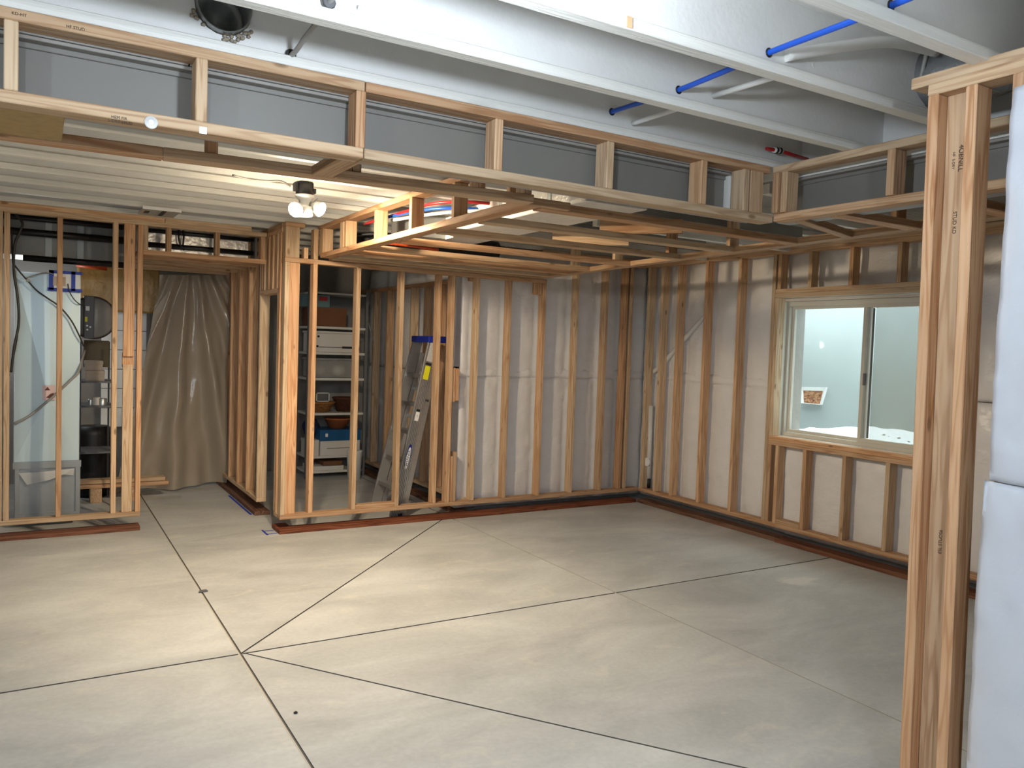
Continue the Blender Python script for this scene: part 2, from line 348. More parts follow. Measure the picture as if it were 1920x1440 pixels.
cells = [[(-3.2, -3.0), (6.0, -3.0), (6.0, 9.9), (-3.2, 9.9)]]
def cut_all(p, q, gap, test=None):
    global cells; new = []
    for c in cells:
        if test is None or inside(c, test): new += cut(c, p, q, gap)
        else: new.append(c)
    cells = new
cut_all((.915, 0), (.915, 1), .018); cut_all((3.375, 0), (3.375, 1), .010); cut_all((0, 4.18), (1, 4.18), .014)
cut_all((.945, 4.21), (3.17, 6.55), .012, (2.0, 5.3)); cut_all((.95, 4.165), (2.148, 2.531), .011, (1.6, 3.2))
for c in cells: o = MB().poly([(x, y, -.006) for x, y in c], (0, 0, .006)).build('floor_slab', FLOORM, fl); o.data.materials.append(GROOVE); [setattr(p, 'material_index', 1) for p in o.data.polygons if abs(p.normal.z) < .5]
MB().box(3.371, 3.379, -3, 6.6, -.0055, -.001).box(.9065, .9145, -3, 9.8, -.0055, -.0012).build('joint_filler', FILL, fl)
MB().box(-.3, 1.70, 6.655, 6.66, 0, .0008).build('chalk_line', FILL, fl)

# ================================================================ SHELL
wr = structure('wall_right')
MB().box(5.86, 6.06, -3.1, 3.29, 0, 2.95).box(5.86, 6.06, 4.93, 9.9, 0, 2.95).box(5.86, 6.06, 3.29, 4.93, 0, .86).box(5.86, 6.06, 3.29, 4.93, 2.16, 2.95).box(2.86, 3.02, -3.1, 1.25, 0, 2.6).build('foundation_wall', CONC, wr)
wb = structure('wall_back')
MB().box(3.78, 5.86, 6.98, 7.15, 0, 2.95).box(3.78, 3.95, 7.15, 9.9, 0, 2.95).box(-3.3, 3.95, 9.9, 10.05, 0, 2.95).build('foundation_wall', CONC, wb)
wl = structure('wall_left'); MB().box(-3.4, -3.2, -3.1, 10.0, 0, 2.95).build('foundation_wall', CONC, wl)
wf = structure('wall_front'); MB().box(-3.3, 6.06, -3.2, -3.0, 0, 2.95).build('foundation_wall', JWEB, wf)

# ceiling: subfloor and I-joists
ce = structure('ceiling')
MB().box(-3.35, 6.06, -3.15, 10.0, 2.915, 2.96).build('subfloor', SUBF, ce)
def hole_web(y, x0, x1, hx, hz, r, seg=40):
    """joist web with one ragged round hole"""
    mb = MB(); bm = mb.bm; t = .011; s = .125
    mb.box(x0, hx-s, y-t/2, y+t/2, ZC+.036, 2.88).box(hx+s, x1, y-t/2, y+t/2, ZC+.036, 2.88)
    ring, sq = [], []
    zl, zh = ZC+.036, 2.88
    for k in range(seg):
        a = 2*math.pi*(k+.5)/seg; rr = r*(1+.05*noise.noise((math.cos(a)*3, math.sin(a)*3, 1)))
        ring.append((hx+rr*math.cos(a), max(zl, min(zh, hz+rr*math.sin(a)))))
        mxx = max(abs(math.cos(a)), abs(math.sin(a))); px, pz = hx+s*math.cos(a)/mxx, hz+.5*math.sin(a)/mxx
        sq.append((px, max(zl, min(zh, pz))))
    for yy in (y-t/2, y+t/2):
        A = [bm.verts.new((x, yy, z)) for x, z in ring]; B = [bm.verts.new((x, yy, z)) for x, z in sq]
        for k in range(seg):
            try: bm.faces.new((A[k], A[(k+1) % seg], B[(k+1) % seg], B[k]))
            except ValueError: pass
    return mb
k = -9
JX1 = 3.56
for k in range(-11, 15):
    yf = 2.483+.478*k; y0 = yf-.058; yc = yf-.029
    x1 = 5.8
    if 2.9 < yf < 3.1: w = hole_web(yc, -3.2, x1, .545, 2.768, .094).build('floor_joist', JWEB, ce)
    else: w = board(ce, 'floor_joist', -3.2, x1, yc-.0055, yc+.0055, ZC+.034, 2.88, JWEB, 0)
    board(w, 'bottom_flange', -3.2, x1, y0, yf, ZC, ZC+.038, JWHITE)
    board(w, 'top_flange', -3.2, x1, y0, yf, 2.877, 2.915, JWHITE)
# painted blocking between the joists over the right-hand beam
for k in range(-1, 9):
    yf = 2.483+.478*k; board(ce, 'blocking', 3.50, 3.515, yf-.478-.023, yf-.035, ZC, 2.88, JWEB, 0)
# painted steel beams boxed in by the soffit
def beam(lbl, axis, c, a0, a1):
    t = thing('steel_beam', lbl, 'beam', (a0, c, 2.345) if axis == 'X' else (c, a0, 2.345))
    def bx(nm, w0, w1, z0, z1, m, p=t, s0=a0, s1=a1):
        b = (s0, s1, c+w0, c+w1, z0, z1) if axis == 'X' else (c+w0, c+w1, s0, s1, z0, z1)
        return board(p, nm, *b, m, .002)
    bx('web', -.004, .004, 2.355, 2.553, BEAMW); bx('bottom_flange', -.05, .05, 2.345, 2.355, STEELP); bx('top_flange', -.05, .05, 2.553, 2.565, NAILP)
    bx('fillet', -.014, .014, 2.535, 2.553, BEAMW)
    if axis == 'X':
        bx('nailer', -.052, .05, 2.567, 2.606, NAILP, t, a0, .445); bx('nailer', -.052, .05, 2.567, 2.606, NAILP, t, .45, a1)
        for x in (3.05,): board(t, 'stiffener', x, x+.01, c-.048, c-.004, 2.355, 2.553, JWHITE, .001)
    else: bx('nailer', -.05, .05, 2.567, 2.606, JWHITE)
    return t
BEAMW = mat('painted_beam_steel', srgb(124, 121, 114), 0.5, vary=.06, vscale=3)
NAILP = mat('grey_painted_nailer', srgb(146, 141, 134), 0.6, vary=.12, vscale=6)
STEELP = mat('grey_painted_steel', srgb(150, 150, 152), .5)
beam('long grey white painted steel beam behind the front soffit studs', 'X', 3.037, -3.0, 3.28)
beam('painted steel beam running toward the camera behind the right soffit studs', 'Y', 3.45, .9, 2.98)

# ================================================================ STUD WALLS
def studs(w, xs, y0, y1, z0, z1, width=.038, name='stud'):
    for x in xs: board(w, name, x, x+width, y0, y1, z0, z1, jit=.012)
def studs_y(w, ys, x0, x1, z0, z1, width=.038, name='stud'):
    for y in ys: board(w, name, x0, x1, y, y+width, z0, z1, jit=.012)
BP0, BP1 = .115, .153
# --- left partition with the hallway header
wL = thing('stud_wall', 'open stud partition in front of the sheet metal furnace cabinet, with header over the hallway opening', 'stud wall', (-.2, 7.29, BP0))
board(wL, 'top_plate', -1.4, .915, 7.25, 7.339, 2.572, 2.61); board(wL, 'top_plate', .918, 1.62, 7.25, 7.339, 2.572, 2.61)
board(wL, 'top_plate', -1.4, 1.752, 7.25, 7.339, 2.534, 2.572)
board(wL, 'bottom_plate', -1.4, .752, 7.25, 7.339, BP0, BP1)
studs(wL, (-1.05, -.65, -.262, -.216, .137, .530, .714), 7.25, 7.339, BP1, 2.534)
board(wL, 'stud', .612, .694, 7.265, 7.303, 1.45, 2.534); board(wL, 'stud', .612, .690, 7.265, 7.303, BP1, 1.385)
board(wL, 'block', .61, .70, 7.303, 7.339, 1.36, 1.48)
board(wL, 'header', .752, 1.752, 7.25, 7.339, 2.297, 2.335)
studs(wL, (.752, .930, 1.318, 1.702), 7.25, 7.339, 2.335, 2.534, name='cripple_stud')
# --- hallway right partition with a door opening
wH = thing('stud_wall', 'stud partition along the right side of the hallway, with a door opening', 'stud wall', (1.8, 8.2, BP0))
board(wH, 'bottom_plate', 1.76, 1.849, 7.49, 9.3, BP0, BP1)
board(wH, 'top_plate', 1.76, 1.849, 6.775, 9.3, 2.534, 2.572); board(wH, 'top_plate', 1.76, 1.849, 6.775, 9.3, 2.572, 2.61)
studs_y(wH, (7.49, 7.93, 8.35, 8.75, 9.2), 1.76, 1.849, BP1, 2.534)
board(wH, 'door_header', 1.76, 1.849, 6.82, 7.53, 2.03, 2.068)
studs_y(wH, (6.90, 7.06, 7.2, 7.345, 7.43), 1.76, 1.849, 2.068, 2.534, name='cripple_stud')
board(wH, 'jack_stud', 1.76, 1.849, 6.85, 6.888, BP1, 2.03); board(wH, 'stud', 1.76, 1.849, 6.81, 6.848, BP1, 2.534)
# --- closet and back wall
wB = thing('stud_wall', 'long back stud wall with the ladder behind it and poly covered insulation', 'stud wall', (3.7, 6.72, BP0))
board(wB, 'bottom_plate', 1.765, 5.64, 6.68, 6.769, BP0, BP1)
board(wB, 'bottom_plate', 1.765, 1.85, 6.769, 6.89, BP0, BP1)
TPZ = 2.278
board(wB, 'top_plate', 1.765, 4.36, 6.68, 6.769, TPZ, TPZ+.038)
for z in (2.534, 2.572): board(wB, 'top_plate', 4.30, 5.64, 6.68, 6.769, z, z+.038)
studs(wB, (1.768, 2.005, 2.39, 2.80, 3.172, 3.31), 6.68, 6.769, BP1, TPZ)
board(wB, 'stud', 1.808, 1.897, 6.70, 6.738, BP1, TPZ)
studs(wB, (3.572, 3.925, 4.322), 6.68, 6.769, BP1, TPZ); studs(wB, (4.722, 5.098, 5.36, 5.43), 6.68, 6.769, BP1, 2.534)
board(wB, 'block', 2.428, 2.80, 6.684, 6.765, BP1, BP1+.038)
for x, z0, z1 in ((3.352, 1.10, 1.42), (3.392, 1.11, 1.415), (3.352, BP1, .585), (3.392, BP1, .625)): board(wB, 'block', x, x+.036, 6.70, 6.765, z0, z1)
board(wB, 'block', 4.22, 4.31, 6.69, 6.728, 2.16, TPZ)
# raised corner above the closet top plate
studs(wB, (1.768, 2.005), 6.68, 6.769, TPZ+.038, 2.572); board(wB, 'stud', 1.808, 1.89, 6.70, 6.738, TPZ+.038, 2.572)
board(wB, 'top_plate', 1.765, 1.93, 6.68, 6.769, 2.572, 2.61); board(wB, 'block', 1.925, 1.962, 6.69, 6.765, TPZ+.038, 2.41)
# --- right wall around the window
wR = thing('stud_wall', 'right stud wall framing the basement window, poly insulation behind', 'stud wall', (5.68, 4.6, BP0))
XR0, XR1 = 5.64, 5.729
board(wR, 'bottom_plate', XR0, XR1, 1.2, 6.68, BP0, BP1)
for z in (2.534, 2.572): board(wR, 'top_plate', XR0, XR1, 1.2, 6.70, z, z+.038)
studs_y(wR, (6.62, 6.405, 6.155, 5.765, 5.335, 4.925, 3.255, 2.85, 2.45, 2.05, 1.65), XR0, XR1, BP1, 2.534)
studs_y(wR, (4.885, 3.295), XR0, XR1, BP1, .843, name='jack_stud'); studs_y(wR, (4.885, 3.295), XR0, XR1, .921, 2.15, name='jack_stud')
for z in (.843, .882): board(wR, 'rough_sill', XR0, XR1, 3.295, 4.923, z, z+.0385)
for z in (2.15, 2.189): board(wR, 'header', XR0, XR1, 3.295, 4.923, z, z+.0385)
studs_y(wR, (4.80, 4.505, 4.115, 3.728, 3.335), XR0, XR1, BP1, .843, name='cripple_stud')
studs_y(wR, (4.87, 4.545, 4.148, 3.73, 3.335), XR0, XR1, 2.228, 2.534, name='cripple_stud')
board(wR, 'block', XR0, XR1, 4.545, 4.80, BP1, BP1+.038)
# --- post end of the near partition
wP = thing('stud_wall', 'end post of the nearest stud partition at the right edge of the photo', 'stud wall', (2.66, 1.5, BP0))
def lean(y0, y1, x0, x1, z0=BP1, z1=2.545, name='stud'):
    yc = (y0+y1)/2; xc = (x0+x1)/2; sl = .0135
    return bar(wP, name, (xc, yc-.028, z0), (xc, yc+.010, z1), x1-x0, y1-y0, up=(0, 1, 0))
PX = 2.62
lean(1.622, 1.660, PX, PX+.089); lean(1.532, 1.621, PX+.050, PX+.088); lean(1.492, 1.530, PX, PX+.089); lean(1.345, 1.383, PX, PX+.089)
board(wP, 'top_plate', PX, PX+.089, -1.0, 1.672, 2.545, 2.583); board(wP, 'top_plate', PX, PX+.089, -1.0, 1.735, 2.583, 2.621)
board(wP, 'bottom_plate', PX, PX+.089, -1.0, 1.64, BP0, BP1)
for y in (.95, .55, .15): lean(y, y+.038, PX, PX+.089)
text(wP, 'grade_stamp', '4OBNILL', .023, (PX+.0493, 1.571, 2.325), (0, 0, -1), (0, -1, 0), INK)
text(wP, 'grade_stamp', 'HF  S-DRY', .013, (PX+.0493, 1.596, 2.32), (0, 0, -1), (0, -1, 0), INK)
text(wP, 'grade_stamp', 'STUD KD', .018, (PX+.0493, 1.580, 2.11), (0, 0, -1), (0, -1, 0), INK)
text(wP, 'grade_stamp', 'ESL STUDS6', .016, (PX+.0493, 1.562, 1.02), (0, 0, 1), (0, 1, 0), INK)
# --- closet right wall
wC = thing('stud_wall', 'shadowed stud wall inside the closet behind the ladder', 'stud wall', (3.6, 8.3, BP0))
board(wC, 'bottom_plate', 3.55, 3.639, 6.78, 9.8, BP0, BP1); board(wC, 'top_plate', 3.55, 3.639, 6.78, 9.8, 2.25, 2.288)
studs_y(wC, (7.10, 7.45, 7.79, 8.15, 8.85, 9.28), 3.55, 3.639, BP1, 2.25)
# --- treated plates lying on the slab
def plate(lbl, *b): board(None, 'floor_plate', *b, TREAT, label=lbl, cat='floor plate')
plate('brown treated plate on the floor under the left partition', -1.4, .752, 7.225, 7.365, 0, .038)
plate('brown treated plate on the floor under the hallway partition', 1.735, 1.875, 7.44, 9.3, 0, .038)
plate('brown treated plate on the floor under the back stud wall', 1.755, 5.59, 6.64, 6.78, 0, .038)
plate('short brown treated plate returning at the closet corner', 1.755, 1.875, 6.785, 6.90, 0, .038)
plate('brown treated plate on the floor below the left part of the window wall', 5.60, 5.74, 4.76, 6.64, 0, .038)
plate('reddish brown treated plate on the floor below the window', 5.585, 5.725, 1.2, 4.755, 0, .038)
plate('dark treated plate on the closet floor behind the ladder', 3.48, 3.62, 6.8, 9.8, 0, .038)
plate('treated plate on the floor under the near end post', 2.60, 2.74, -1, 1.655, 0, .038)
board(None, 'lumber_scrap', 3.40, 3.80, 1.66, 1.75, 0, .038, label='pale board lying on the floor beyond the near end post', cat='lumber')

# ================================================================ SOFFIT LADDER (front box and right branch)
def lx(y): return 4.06+(y-2.4)*.060      # far edge of the ledger that carries the ceiling joists
def lz(y): return 2.337-(y-2.4)*.004
sf = thing('soffit_frame', 'L-shaped wooden soffit frame hung under the joists across the room and along the right', 'soffit frame', (1.5, 2.95, 2.31))
YS = 2.895; ZB = 2.325
board(sf, 'top_plate', -1.6, 1.049, YS, YS+.089, 2.572, 2.609); board(sf, 'top_plate', 1.053, 3.235, YS, YS+.089, 2.572, 2.609)
board(sf, 'bottom_rail', -1.6, 1.049, YS, YS+.089, ZB, ZB+.038); board(sf, 'bottom_rail', 1.053, 3.27, YS, YS+.089, ZB, ZB+.038)
for x in (-.09, .455, 1.016, 1.612, 2.188, 2.76): board(sf, 'stud', x, x+.038, YS, YS+.089, ZB+.038, 2.572, jit=.02)
board(sf, 'stud', 3.10, 3.189, YS, YS+.038, ZB+.038, 2.572); board(sf, 'stud', 3.05, 3.088, YS, YS+.089, ZB+.038, 2.572)
# rear rail of the front box
bar(sf, 'rear_rail', (-1.6, 3.52, ZB+.019), (.42, 3.425, ZB+.019), .089, .038)
bar(sf, 'rear_rail', (.42, 3.42, ZB+.019), (2.03, 3.285, ZB+.019), .089, .038)
board(sf, 'cross_block', .98, 1.07, 2.985, 3.325, ZB, ZB+.038)
board(sf, 'cross_block', -.55, .075, 2.99, 3.37, ZB+.0005, ZB+.012, OSB)
for x, y in ((.58, 3.375), (1.12, 3.33), (1.16, 3.325), (1.74, 3.27), (1.98, 3.25)): board(sf, 'rear_stud', x, x+.038, y, y+.089, ZB+.039, 2.605)
# right branch
XS = 3.25
board(sf, 'top_plate', XS, XS+.089, .9, YS-.002, 2.572, 2.609); board(sf, 'bottom_rail', XS+.02, XS+.109, .9, YS-.002, ZB+.006, ZB+.044)
for y in (2.80, 2.21, 1.62, 1.05): board(sf, 'stud', XS, XS+.089, y, y+.038, ZB+.044, 2.572, jit=.02)
board(sf, 'stud', XS-.01, XS+.079, 2.845, 2.883, ZB+.044, 2.572)
for y in (2.62, 2.10, 1.55): board(sf, 'cross_joist', XS+.11, lx(y)-.09, y-.09, y, ZB+.004, ZB+.042)
bar(sf, 'cross_joist', (XS+.112, 2.80, ZB+.023), (lx(3.0)-.09, 2.99, ZB+.023), .06, .038)
def stick(nm, x, z, m, r=.021):
    MB().lathe([(r, 0), (r, .004), (r*.8, .005)], (x, YS-.0, z), 'Y', 20, True).build(nm, m, sf)
MB().lathe([(.0205, 0), (.0205, -.004), (.008, -.0055), (.008, -.0055)], (.319, YS, 2.332), 'Y', 20, True).build('washer', WHITE, sf)
MB().box(.468, .492, YS-.002, YS, 2.322, 2.345).build('paper_tag', WHITE, sf)
for i, (x, z, s) in enumerate(((.225, 2.331, 'HEM FIR'), (.228, 2.318, 'S-DRY STUD'), (.10, 2.586, 'HF STUD'), (-.05, 2.592, 'KD-HT'))):
    text(sf, 'grade_stamp', s, .013, (x, YS-.0006, z), (1, 0, 0), (0, 0, 1), INK)

# ================================================================ DROPPED CEILING over the right half
dc = thing('dropped_ceiling_frame', 'flat dropped ceiling frame of wooden joists below the ducts in the right half', 'ceiling frame', (3, 5, ZB))
board(dc, 'rail', 2.035, 2.124, 3.335, 6.598, ZB, ZB+.038)
board(dc, 'joist_end', 2.035, 2.28, 3.30, 3.334, ZB, ZB+.038)
board(dc, 'top_plate', 2.06, 2.149, 3.42, 6.75, 2.572, 2.609)
for y in (6.60, 6.02, 5.38, 4.76, 4.15, 3.52): board(dc, 'cripple_stud', 2.055, 2.144, y, y+.038, ZB+.038, 2.572, jit=.02)
board(dc, 'cripple_stud', 2.06, 2.098, 6.64, 6.72, ZB+.038, 2.572); board(dc, 'cripple_stud', 2.06, 2.10, 6.10, 6.18, ZB+.038, 2.572)
bar(dc, 'ledger', (lx(1.3)-.0445, 1.3, lz(1.3)+.019), (lx(6.59)-.0445, 6.59, lz(6.59)+.019), .089, .038)
for y in (3.44, 4.02, 4.575, 5.20, 5.78, 6.17, 6.52):
    bar(dc, 'ceiling_joist', (2.142, y-.0445, ZB+.019), (lx(y)-.092, y-.0445+random.uniform(-.02, .02), lz(y)+.019), .089, .038)
board(dc, 'back_ledger', 2.135, 4.30, 6.60, 6.679, ZB-.006, ZB+.032)
for y in (2.68, 3.96, 4.62, 5.33, 6.0): board(dc, 'hanger_stud', lx(y)-.0885, lx(y)-.0005, y, y+.038, lz(y)+.039, 2.605)
bar(dc, 'brace', (3.25, 4.35, 2.46), (3.62, 3.95, 2.46), .038, .089)
bar(dc, 'brace', (3.30, 5.0, 2.45), (3.72, 4.62, 2.45), .038, .089)
# hallway ceiling frame
hc = thing('hallway_ceiling_frame', 'shadowed frame of flat boards closing the hallway ceiling behind the header', 'ceiling frame', (1.2, 8, 2.297))
for y in (7.62, 8.02, 8.42, 8.86): board(hc, 'ceiling_joist', .76, 1.755, y, y+.089, 2.297, 2.335)
bar(hc, 'ledger', (.74, 7.36, 2.316), (.74, 9.2, 2.316), .038, .038)

# ================================================================ INSULATION BLANKETS
def blanket(parent, plane, c, u0, u1, z0, z1, bays, amp=.03, back=.1, step=.028, name='blanket', seed=0, m=None):
    bm = bmesh.new(); nu = max(2, int((u1-u0)/step)); nz = max(2, int((z1-z0)/step)); g = []
    for j in range(nz+1):
        row = []
        for i in range(nu+1):
            u = u0+(u1-u0)*i/nu; z = z0+(z1-z0)*j/nz
            d = 0
            for a, b in zip(bays, bays[1:]):
                if a <= u <= b: d = amp*max(0.0, math.sin(math.pi*(u-a)/(b-a)))**.6
            e = min(1, min(z-z0, z1-z)/.10); e = max(e, 0)**.5
            d = d*(.55+.45*e)+(e-1)*.008
            q = Vector((u*2.3+seed, z*1.6, seed*.7))
            d += .010*noise.noise(q*2)+.006*noise.noise(q*6)
            # pinched wrinkles near the seam and the ends
            near = math.exp(-((min(z-z0, z1-z))/.14)**2)
            d += .010*near*noise.noise(Vector((u*16+seed, z*5, 3)))+.004*noise.noise(Vector((u*9+z*14+seed, z*9-u*11, 5)))
            row.append(bm.verts.new((u, c-d, z) if plane == 'Y' else (c-d, u, z)))
        g.append(row)
    for j in range(nz):
        for i in range(nu):
            f = bm.faces.new((g[j][i], g[j][i+1], g[j+1][i+1], g[j+1][i])); f.smooth = True
    bd = [g[0][i] for i in range(nu+1)]+[g[j][nu] for j in range(1, nz+1)]+[g[nz][i] for i in range(nu-1, -1, -1)]+[g[j][0] for j in range(nz-1, 0, -1)]
    bb = [bm.verts.new((v.co.x, c+back, v.co.z) if plane == 'Y' else (c+back, v.co.y, v.co.z)) for v in bd]
    for i in range(len(bd)): k = (i+1) % len(bd); bm.faces.new((bd[k], bd[i], bb[i], bb[k]))
    if plane == 'X':
        bmesh.ops.reverse_faces(bm, faces=bm.faces[:])
    me = bpy.data.meshes.new(name); o = Vector(((u0+u1)/2, c, z0) if plane == 'Y' else (c, (u0+u1)/2, z0))
    for v in bm.verts: v.co -= o
    bm.to_mesh(me); bm.free(); return link(name, me, m or POLY, parent, o)
ib = thing('insulation_blanket', 'white poly faced insulation blanket hung behind the back studs', 'insulation', (4.5, 6.85, .06))
bx = [3.46, 3.59, 3.944, 4.344, 4.74, 5.117, 5.40, 5.8]
blanket(ib, 'Y', 6.86, 3.49, 5.84, 1.34, 2.58, bx, .035, name='upper_blanket', seed=1)
blanket(ib, 'Y', 6.853, 3.49, 5.84, 1.325, 1.425, bx, .037, name='seam_flap', seed=2)
blanket(ib, 'Y', 6.855, 3.49, 5.84, .055, 1.335, bx, .04, name='lower_blanket', seed=4)
ir = thing('insulation_blanket', 'white poly faced insulation blanket on the wall around the window', 'insulation', (5.8, 4.8, .06))
by = [1.3, 1.67, 2.07, 2.47, 2.87, 3.27, 3.75, 4.13, 4.52, 4.92, 5.354, 5.784, 6.174, 6.424, 6.64, 6.85]
blanket(ir, 'X', 5.80, 4.94, 6.84, 1.36, 2.60, by, .04, .06, name='upper_blanket', seed=7)
blanket(ir, 'X', 5.793, 4.94, 6.84, 1.33, 1.43, by, .043, .06, name='seam_flap', seed=8)
blanket(ir, 'X', 5.795, 4.94, 6.84, .055, 1.355, by, .045, .06, name='lower_blanket', seed=9)
blanket(ir, 'X', 5.765, 3.28, 4.935, .055, .845, by, .03, .095, name='blanket_below_window', seed=11)
blanket(ir, 'X', 5.80, 3.28, 4.935, 2.20, 2.60, by, .03, .06, name='blanket_above_window', seed=12)
blanket(ir, 'X', 5.80, 1.3, 3.27, 1.36, 2.60, by, .04, .06, name='upper_blanket', seed=13)
blanket(ir, 'X', 5.795, 1.3, 3.27, .055, 1.355, by, .045, .06, name='lower_blanket', seed=14)
ic = thing('insulation_blanket', 'shadowed poly faced insulation inside the closet behind the ladder', 'insulation', (3.7, 8.3, .06))
bc = [6.95, 7.12, 7.47, 7.81, 8.17, 8.87, 9.3, 9.85]
blanket(ic, 'X', 3.71, 6.95, 9.85, 1.34, 2.55, bc, .03, .06, .05, name='upper_blanket', seed=20)
blanket(ic, 'X', 3.705, 6.95, 9.85, .055, 1.335, bc, .03, .06, .05, name='lower_blanket', seed=22)
inr = thing('insulation_blanket', 'bluish white insulation blanket filling the right edge nearest the camera', 'insulation', (2.65, .3, .06))
POLYN = mat('white_poly_facing_near', srgb(198, 201, 208), 0.36, bump=0.25, bscale=9, vary=0.03, vscale=5, detail=6)
blanket(inr, 'X', 2.613, -1.0, 1.385, 1.265, 2.50, [-1.0, -.2, .6, 1.39], .05, .004, .02, name='upper_blanket', seed=31, m=POLYN)
blanket(inr, 'X', 2.613, -1.0, 1.40, .06, 1.262, [-1.0, -.2, .6, 1.40], .05, .004, .02, name='lower_blanket', seed=33, m=POLYN)

# ================================================================ WINDOW
wi = structure('window_1', (5.85, 4.1, .92))
def ring(y0, y1, z0, z1, t, x0, x1, mb=None):
    mb = mb or MB()
    return mb.box(x0, x1, y0, y1, z0, z0+t, .003).box(x0, x1, y0, y1, z1-t, z1, .003).box(x0, x1, y0, y0+t, z0+t, z1-t, .003).box(x0, x1, y1-t, y1, z0+t, z1-t, .003)
mb = MB(); mb.box(5.73, 5.80, 3.29, 4.93, .905, .921).box(5.73, 5.80, 3.29, 4.93, 2.125, 2.145).box(5.73, 5.80, 3.29, 3.31, .92, 2.13).box(5.73, 5.80, 4.905, 4.93, .92, 2.13); mb.build('jamb_liner', VINYL, wi)
ring(3.31, 4.925, .915, 2.125, .042, 5.79, 5.87).build('window_frame', VINYL, wi)
s1 = ring(4.095, 4.885, .955, 2.085, .028, 5.83, 5.86).build('sash', VINYL, wi)
MB().box(5.843, 5.847, 4.12, 4.86, .98, 2.06).build('pane', GLASS, s1)
s2 = ring(3.35, 4.14, .955, 2.085, .032, 5.795, 5.828).build('sash', VINYL, wi)
MB().box(5.81, 5.814, 3.38, 4.11, .985, 2.055).build('pane', GLASS, s2)
MB().box(5.778, 5.797, 4.085, 4.105, 1.42, 1.52, .004).build('latch', DARKG, s2)
MB().box(5.862, 5.8635, 3.36, 4.075, .965, 2.075).build('insect_screen', SCREEN, wi)
MB().box(5.828, 5.834, 4.062, 4.078, .99, 2.05).build('weatherstrip', BLACK, wi)
# window well, snow, step pocket
ww = thing('window_well', 'pale window well liner outside the basement window', 'window well', (6.6, 4.5, .3))
pts = []; NA = 36
for i in range(NA+1):
    a = math.pi*i/NA; pts.append((6.08+1.05*max(0.0, math.sin(a))**.45, 4.55-2.35*math.cos(a)))
bm = bmesh.new(); H0, H1 = .3, 2.75; th = .04
cols = []
for i, (x, y) in enumerate(pts):
    rx = .012*(1 if i % 3 == 0 else 0) if y < 4.95 else 0
    cols.append([bm.verts.new((x-rx, y, H0)), bm.verts.new((x-rx, y, H1)), bm.verts.new((x+th, y+(.03 if y > 4.45 else -.03), H0)), bm.verts.new((x+th, y+(.03 if y > 4.45 else -.03), H1))])
for a, b in zip(cols, cols[1:]):
    f = bm.faces.new((a[0], a[1], b[1], b[0])); f.smooth = True
    bm.faces.new((a[2], b[2], b[3], a[3])); bm.faces.new((a[1], a[3], b[3], b[1]))
me = bpy.data.meshes.new('liner'); bm.to_mesh(me); bm.free(); link('liner', me, LINER, ww)
# step pocket with wood chips
def lin(y): return 6.08+1.05*max(0.0, math.sin(math.acos(max(-1, min(1, (4.55-y)/2.35)))))**.45
T = [(5.76, 1.31), (5.44, 1.325), (5.49, 1.14), (5.72, 1.14)]
IN = [(5.715, 1.275), (5.485, 1.285), (5.515, 1.145), (5.70, 1.145)]
bm = bmesh.new(); A = [bm.verts.new((lin(y)-.035, y, z)) for y, z in T]; B = [bm.verts.new((lin(y)-.012, y, z)) for y, z in IN]; Cc = [bm.verts.new((lin(y)+.01, y, z)) for y, z in T]
for i in range(4):
    j = (i+1) % 4; bm.faces.new((A[i], A[j], B[j], B[i])); bm.faces.new((A[j], A[i], Cc[i], Cc[j]))
me = bpy.data.meshes.new('step_pocket'); bm.to_mesh(me); bm.free(); link('step_pocket', me, WHITE, ww)
MB().poly([(lin(y)-.012, y, z) for y, z in IN], (.004, 0, 0)).build('chip_bed', CHIP, ww)
mb = MB()
for i in range(40):
    y, z = random.uniform(5.52, 5.69), random.uniform(1.155, 1.265); a = random.uniform(-.6, .6); l = random.uniform(.015, .045)
    d = Vector((0, math.cos(a)*l, math.sin(a)*l)); p = Vector((lin(y)-.018, y, z)); n = Vector((0, -d.z, d.y)).normalized()*.005
    mb.poly([p-d*.5-n, p+d*.5-n, p+d*.5+n, p-d*.5+n], (.006, 0, .003))
mb.build('wood_chips', CHIPW, ww, kind='stuff')
bm = bmesh.new(); g = []
for j in range(26):
    row = []
    for i in range(60):
        x = 6.07+1.08*j/25; y = 2.24+4.62*i/59
        z = .80+.17*math.exp(-((y-4.75)/.75)**2)+.06*math.exp(-((y-3.6)/.5)**2)-.05*(y > 5.6)+.025*noise.noise((x*5, y*5, 0))+.02*noise.noise((x*14, y*14, 2))
        row.append(bm.verts.new((x, y, z)))
    g.append(row)
for j in range(25):
    for i in range(59): f = bm.faces.new((g[j][i], g[j][i+1], g[j+1][i+1], g[j+1][i])); f.smooth = True
me = bpy.data.meshes.new('snow'); bm.to_mesh(me); bm.free(); link('snow_drift', me, SNOW, None, label='drift of white snow at the bottom of the window well', cat='snow', kind='stuff')
mb = MB()
for i in range(70):
    y = random.uniform(3.3, 5.6); x = random.uniform(6.25, 6.95); z = .80+.17*math.exp(-((y-4.75)/.75)**2)+.06*math.exp(-((y-3.6)/.5)**2)-.05*(y > 5.6)+.025*noise.noise((x*5, y*5, 0))+.02*noise.noise((x*14, y*14, 2))
    r = random.uniform(.006, .018); mb.lathe([(r*.2, -r*.3), (r, 0), (r*.3, r*.5)], (x, y, z), 'Z', 5, True)
mb.build('window_well_debris', DARKG, None, label='dark bits scattered on the snow outside the window', cat='debris', kind='stuff')

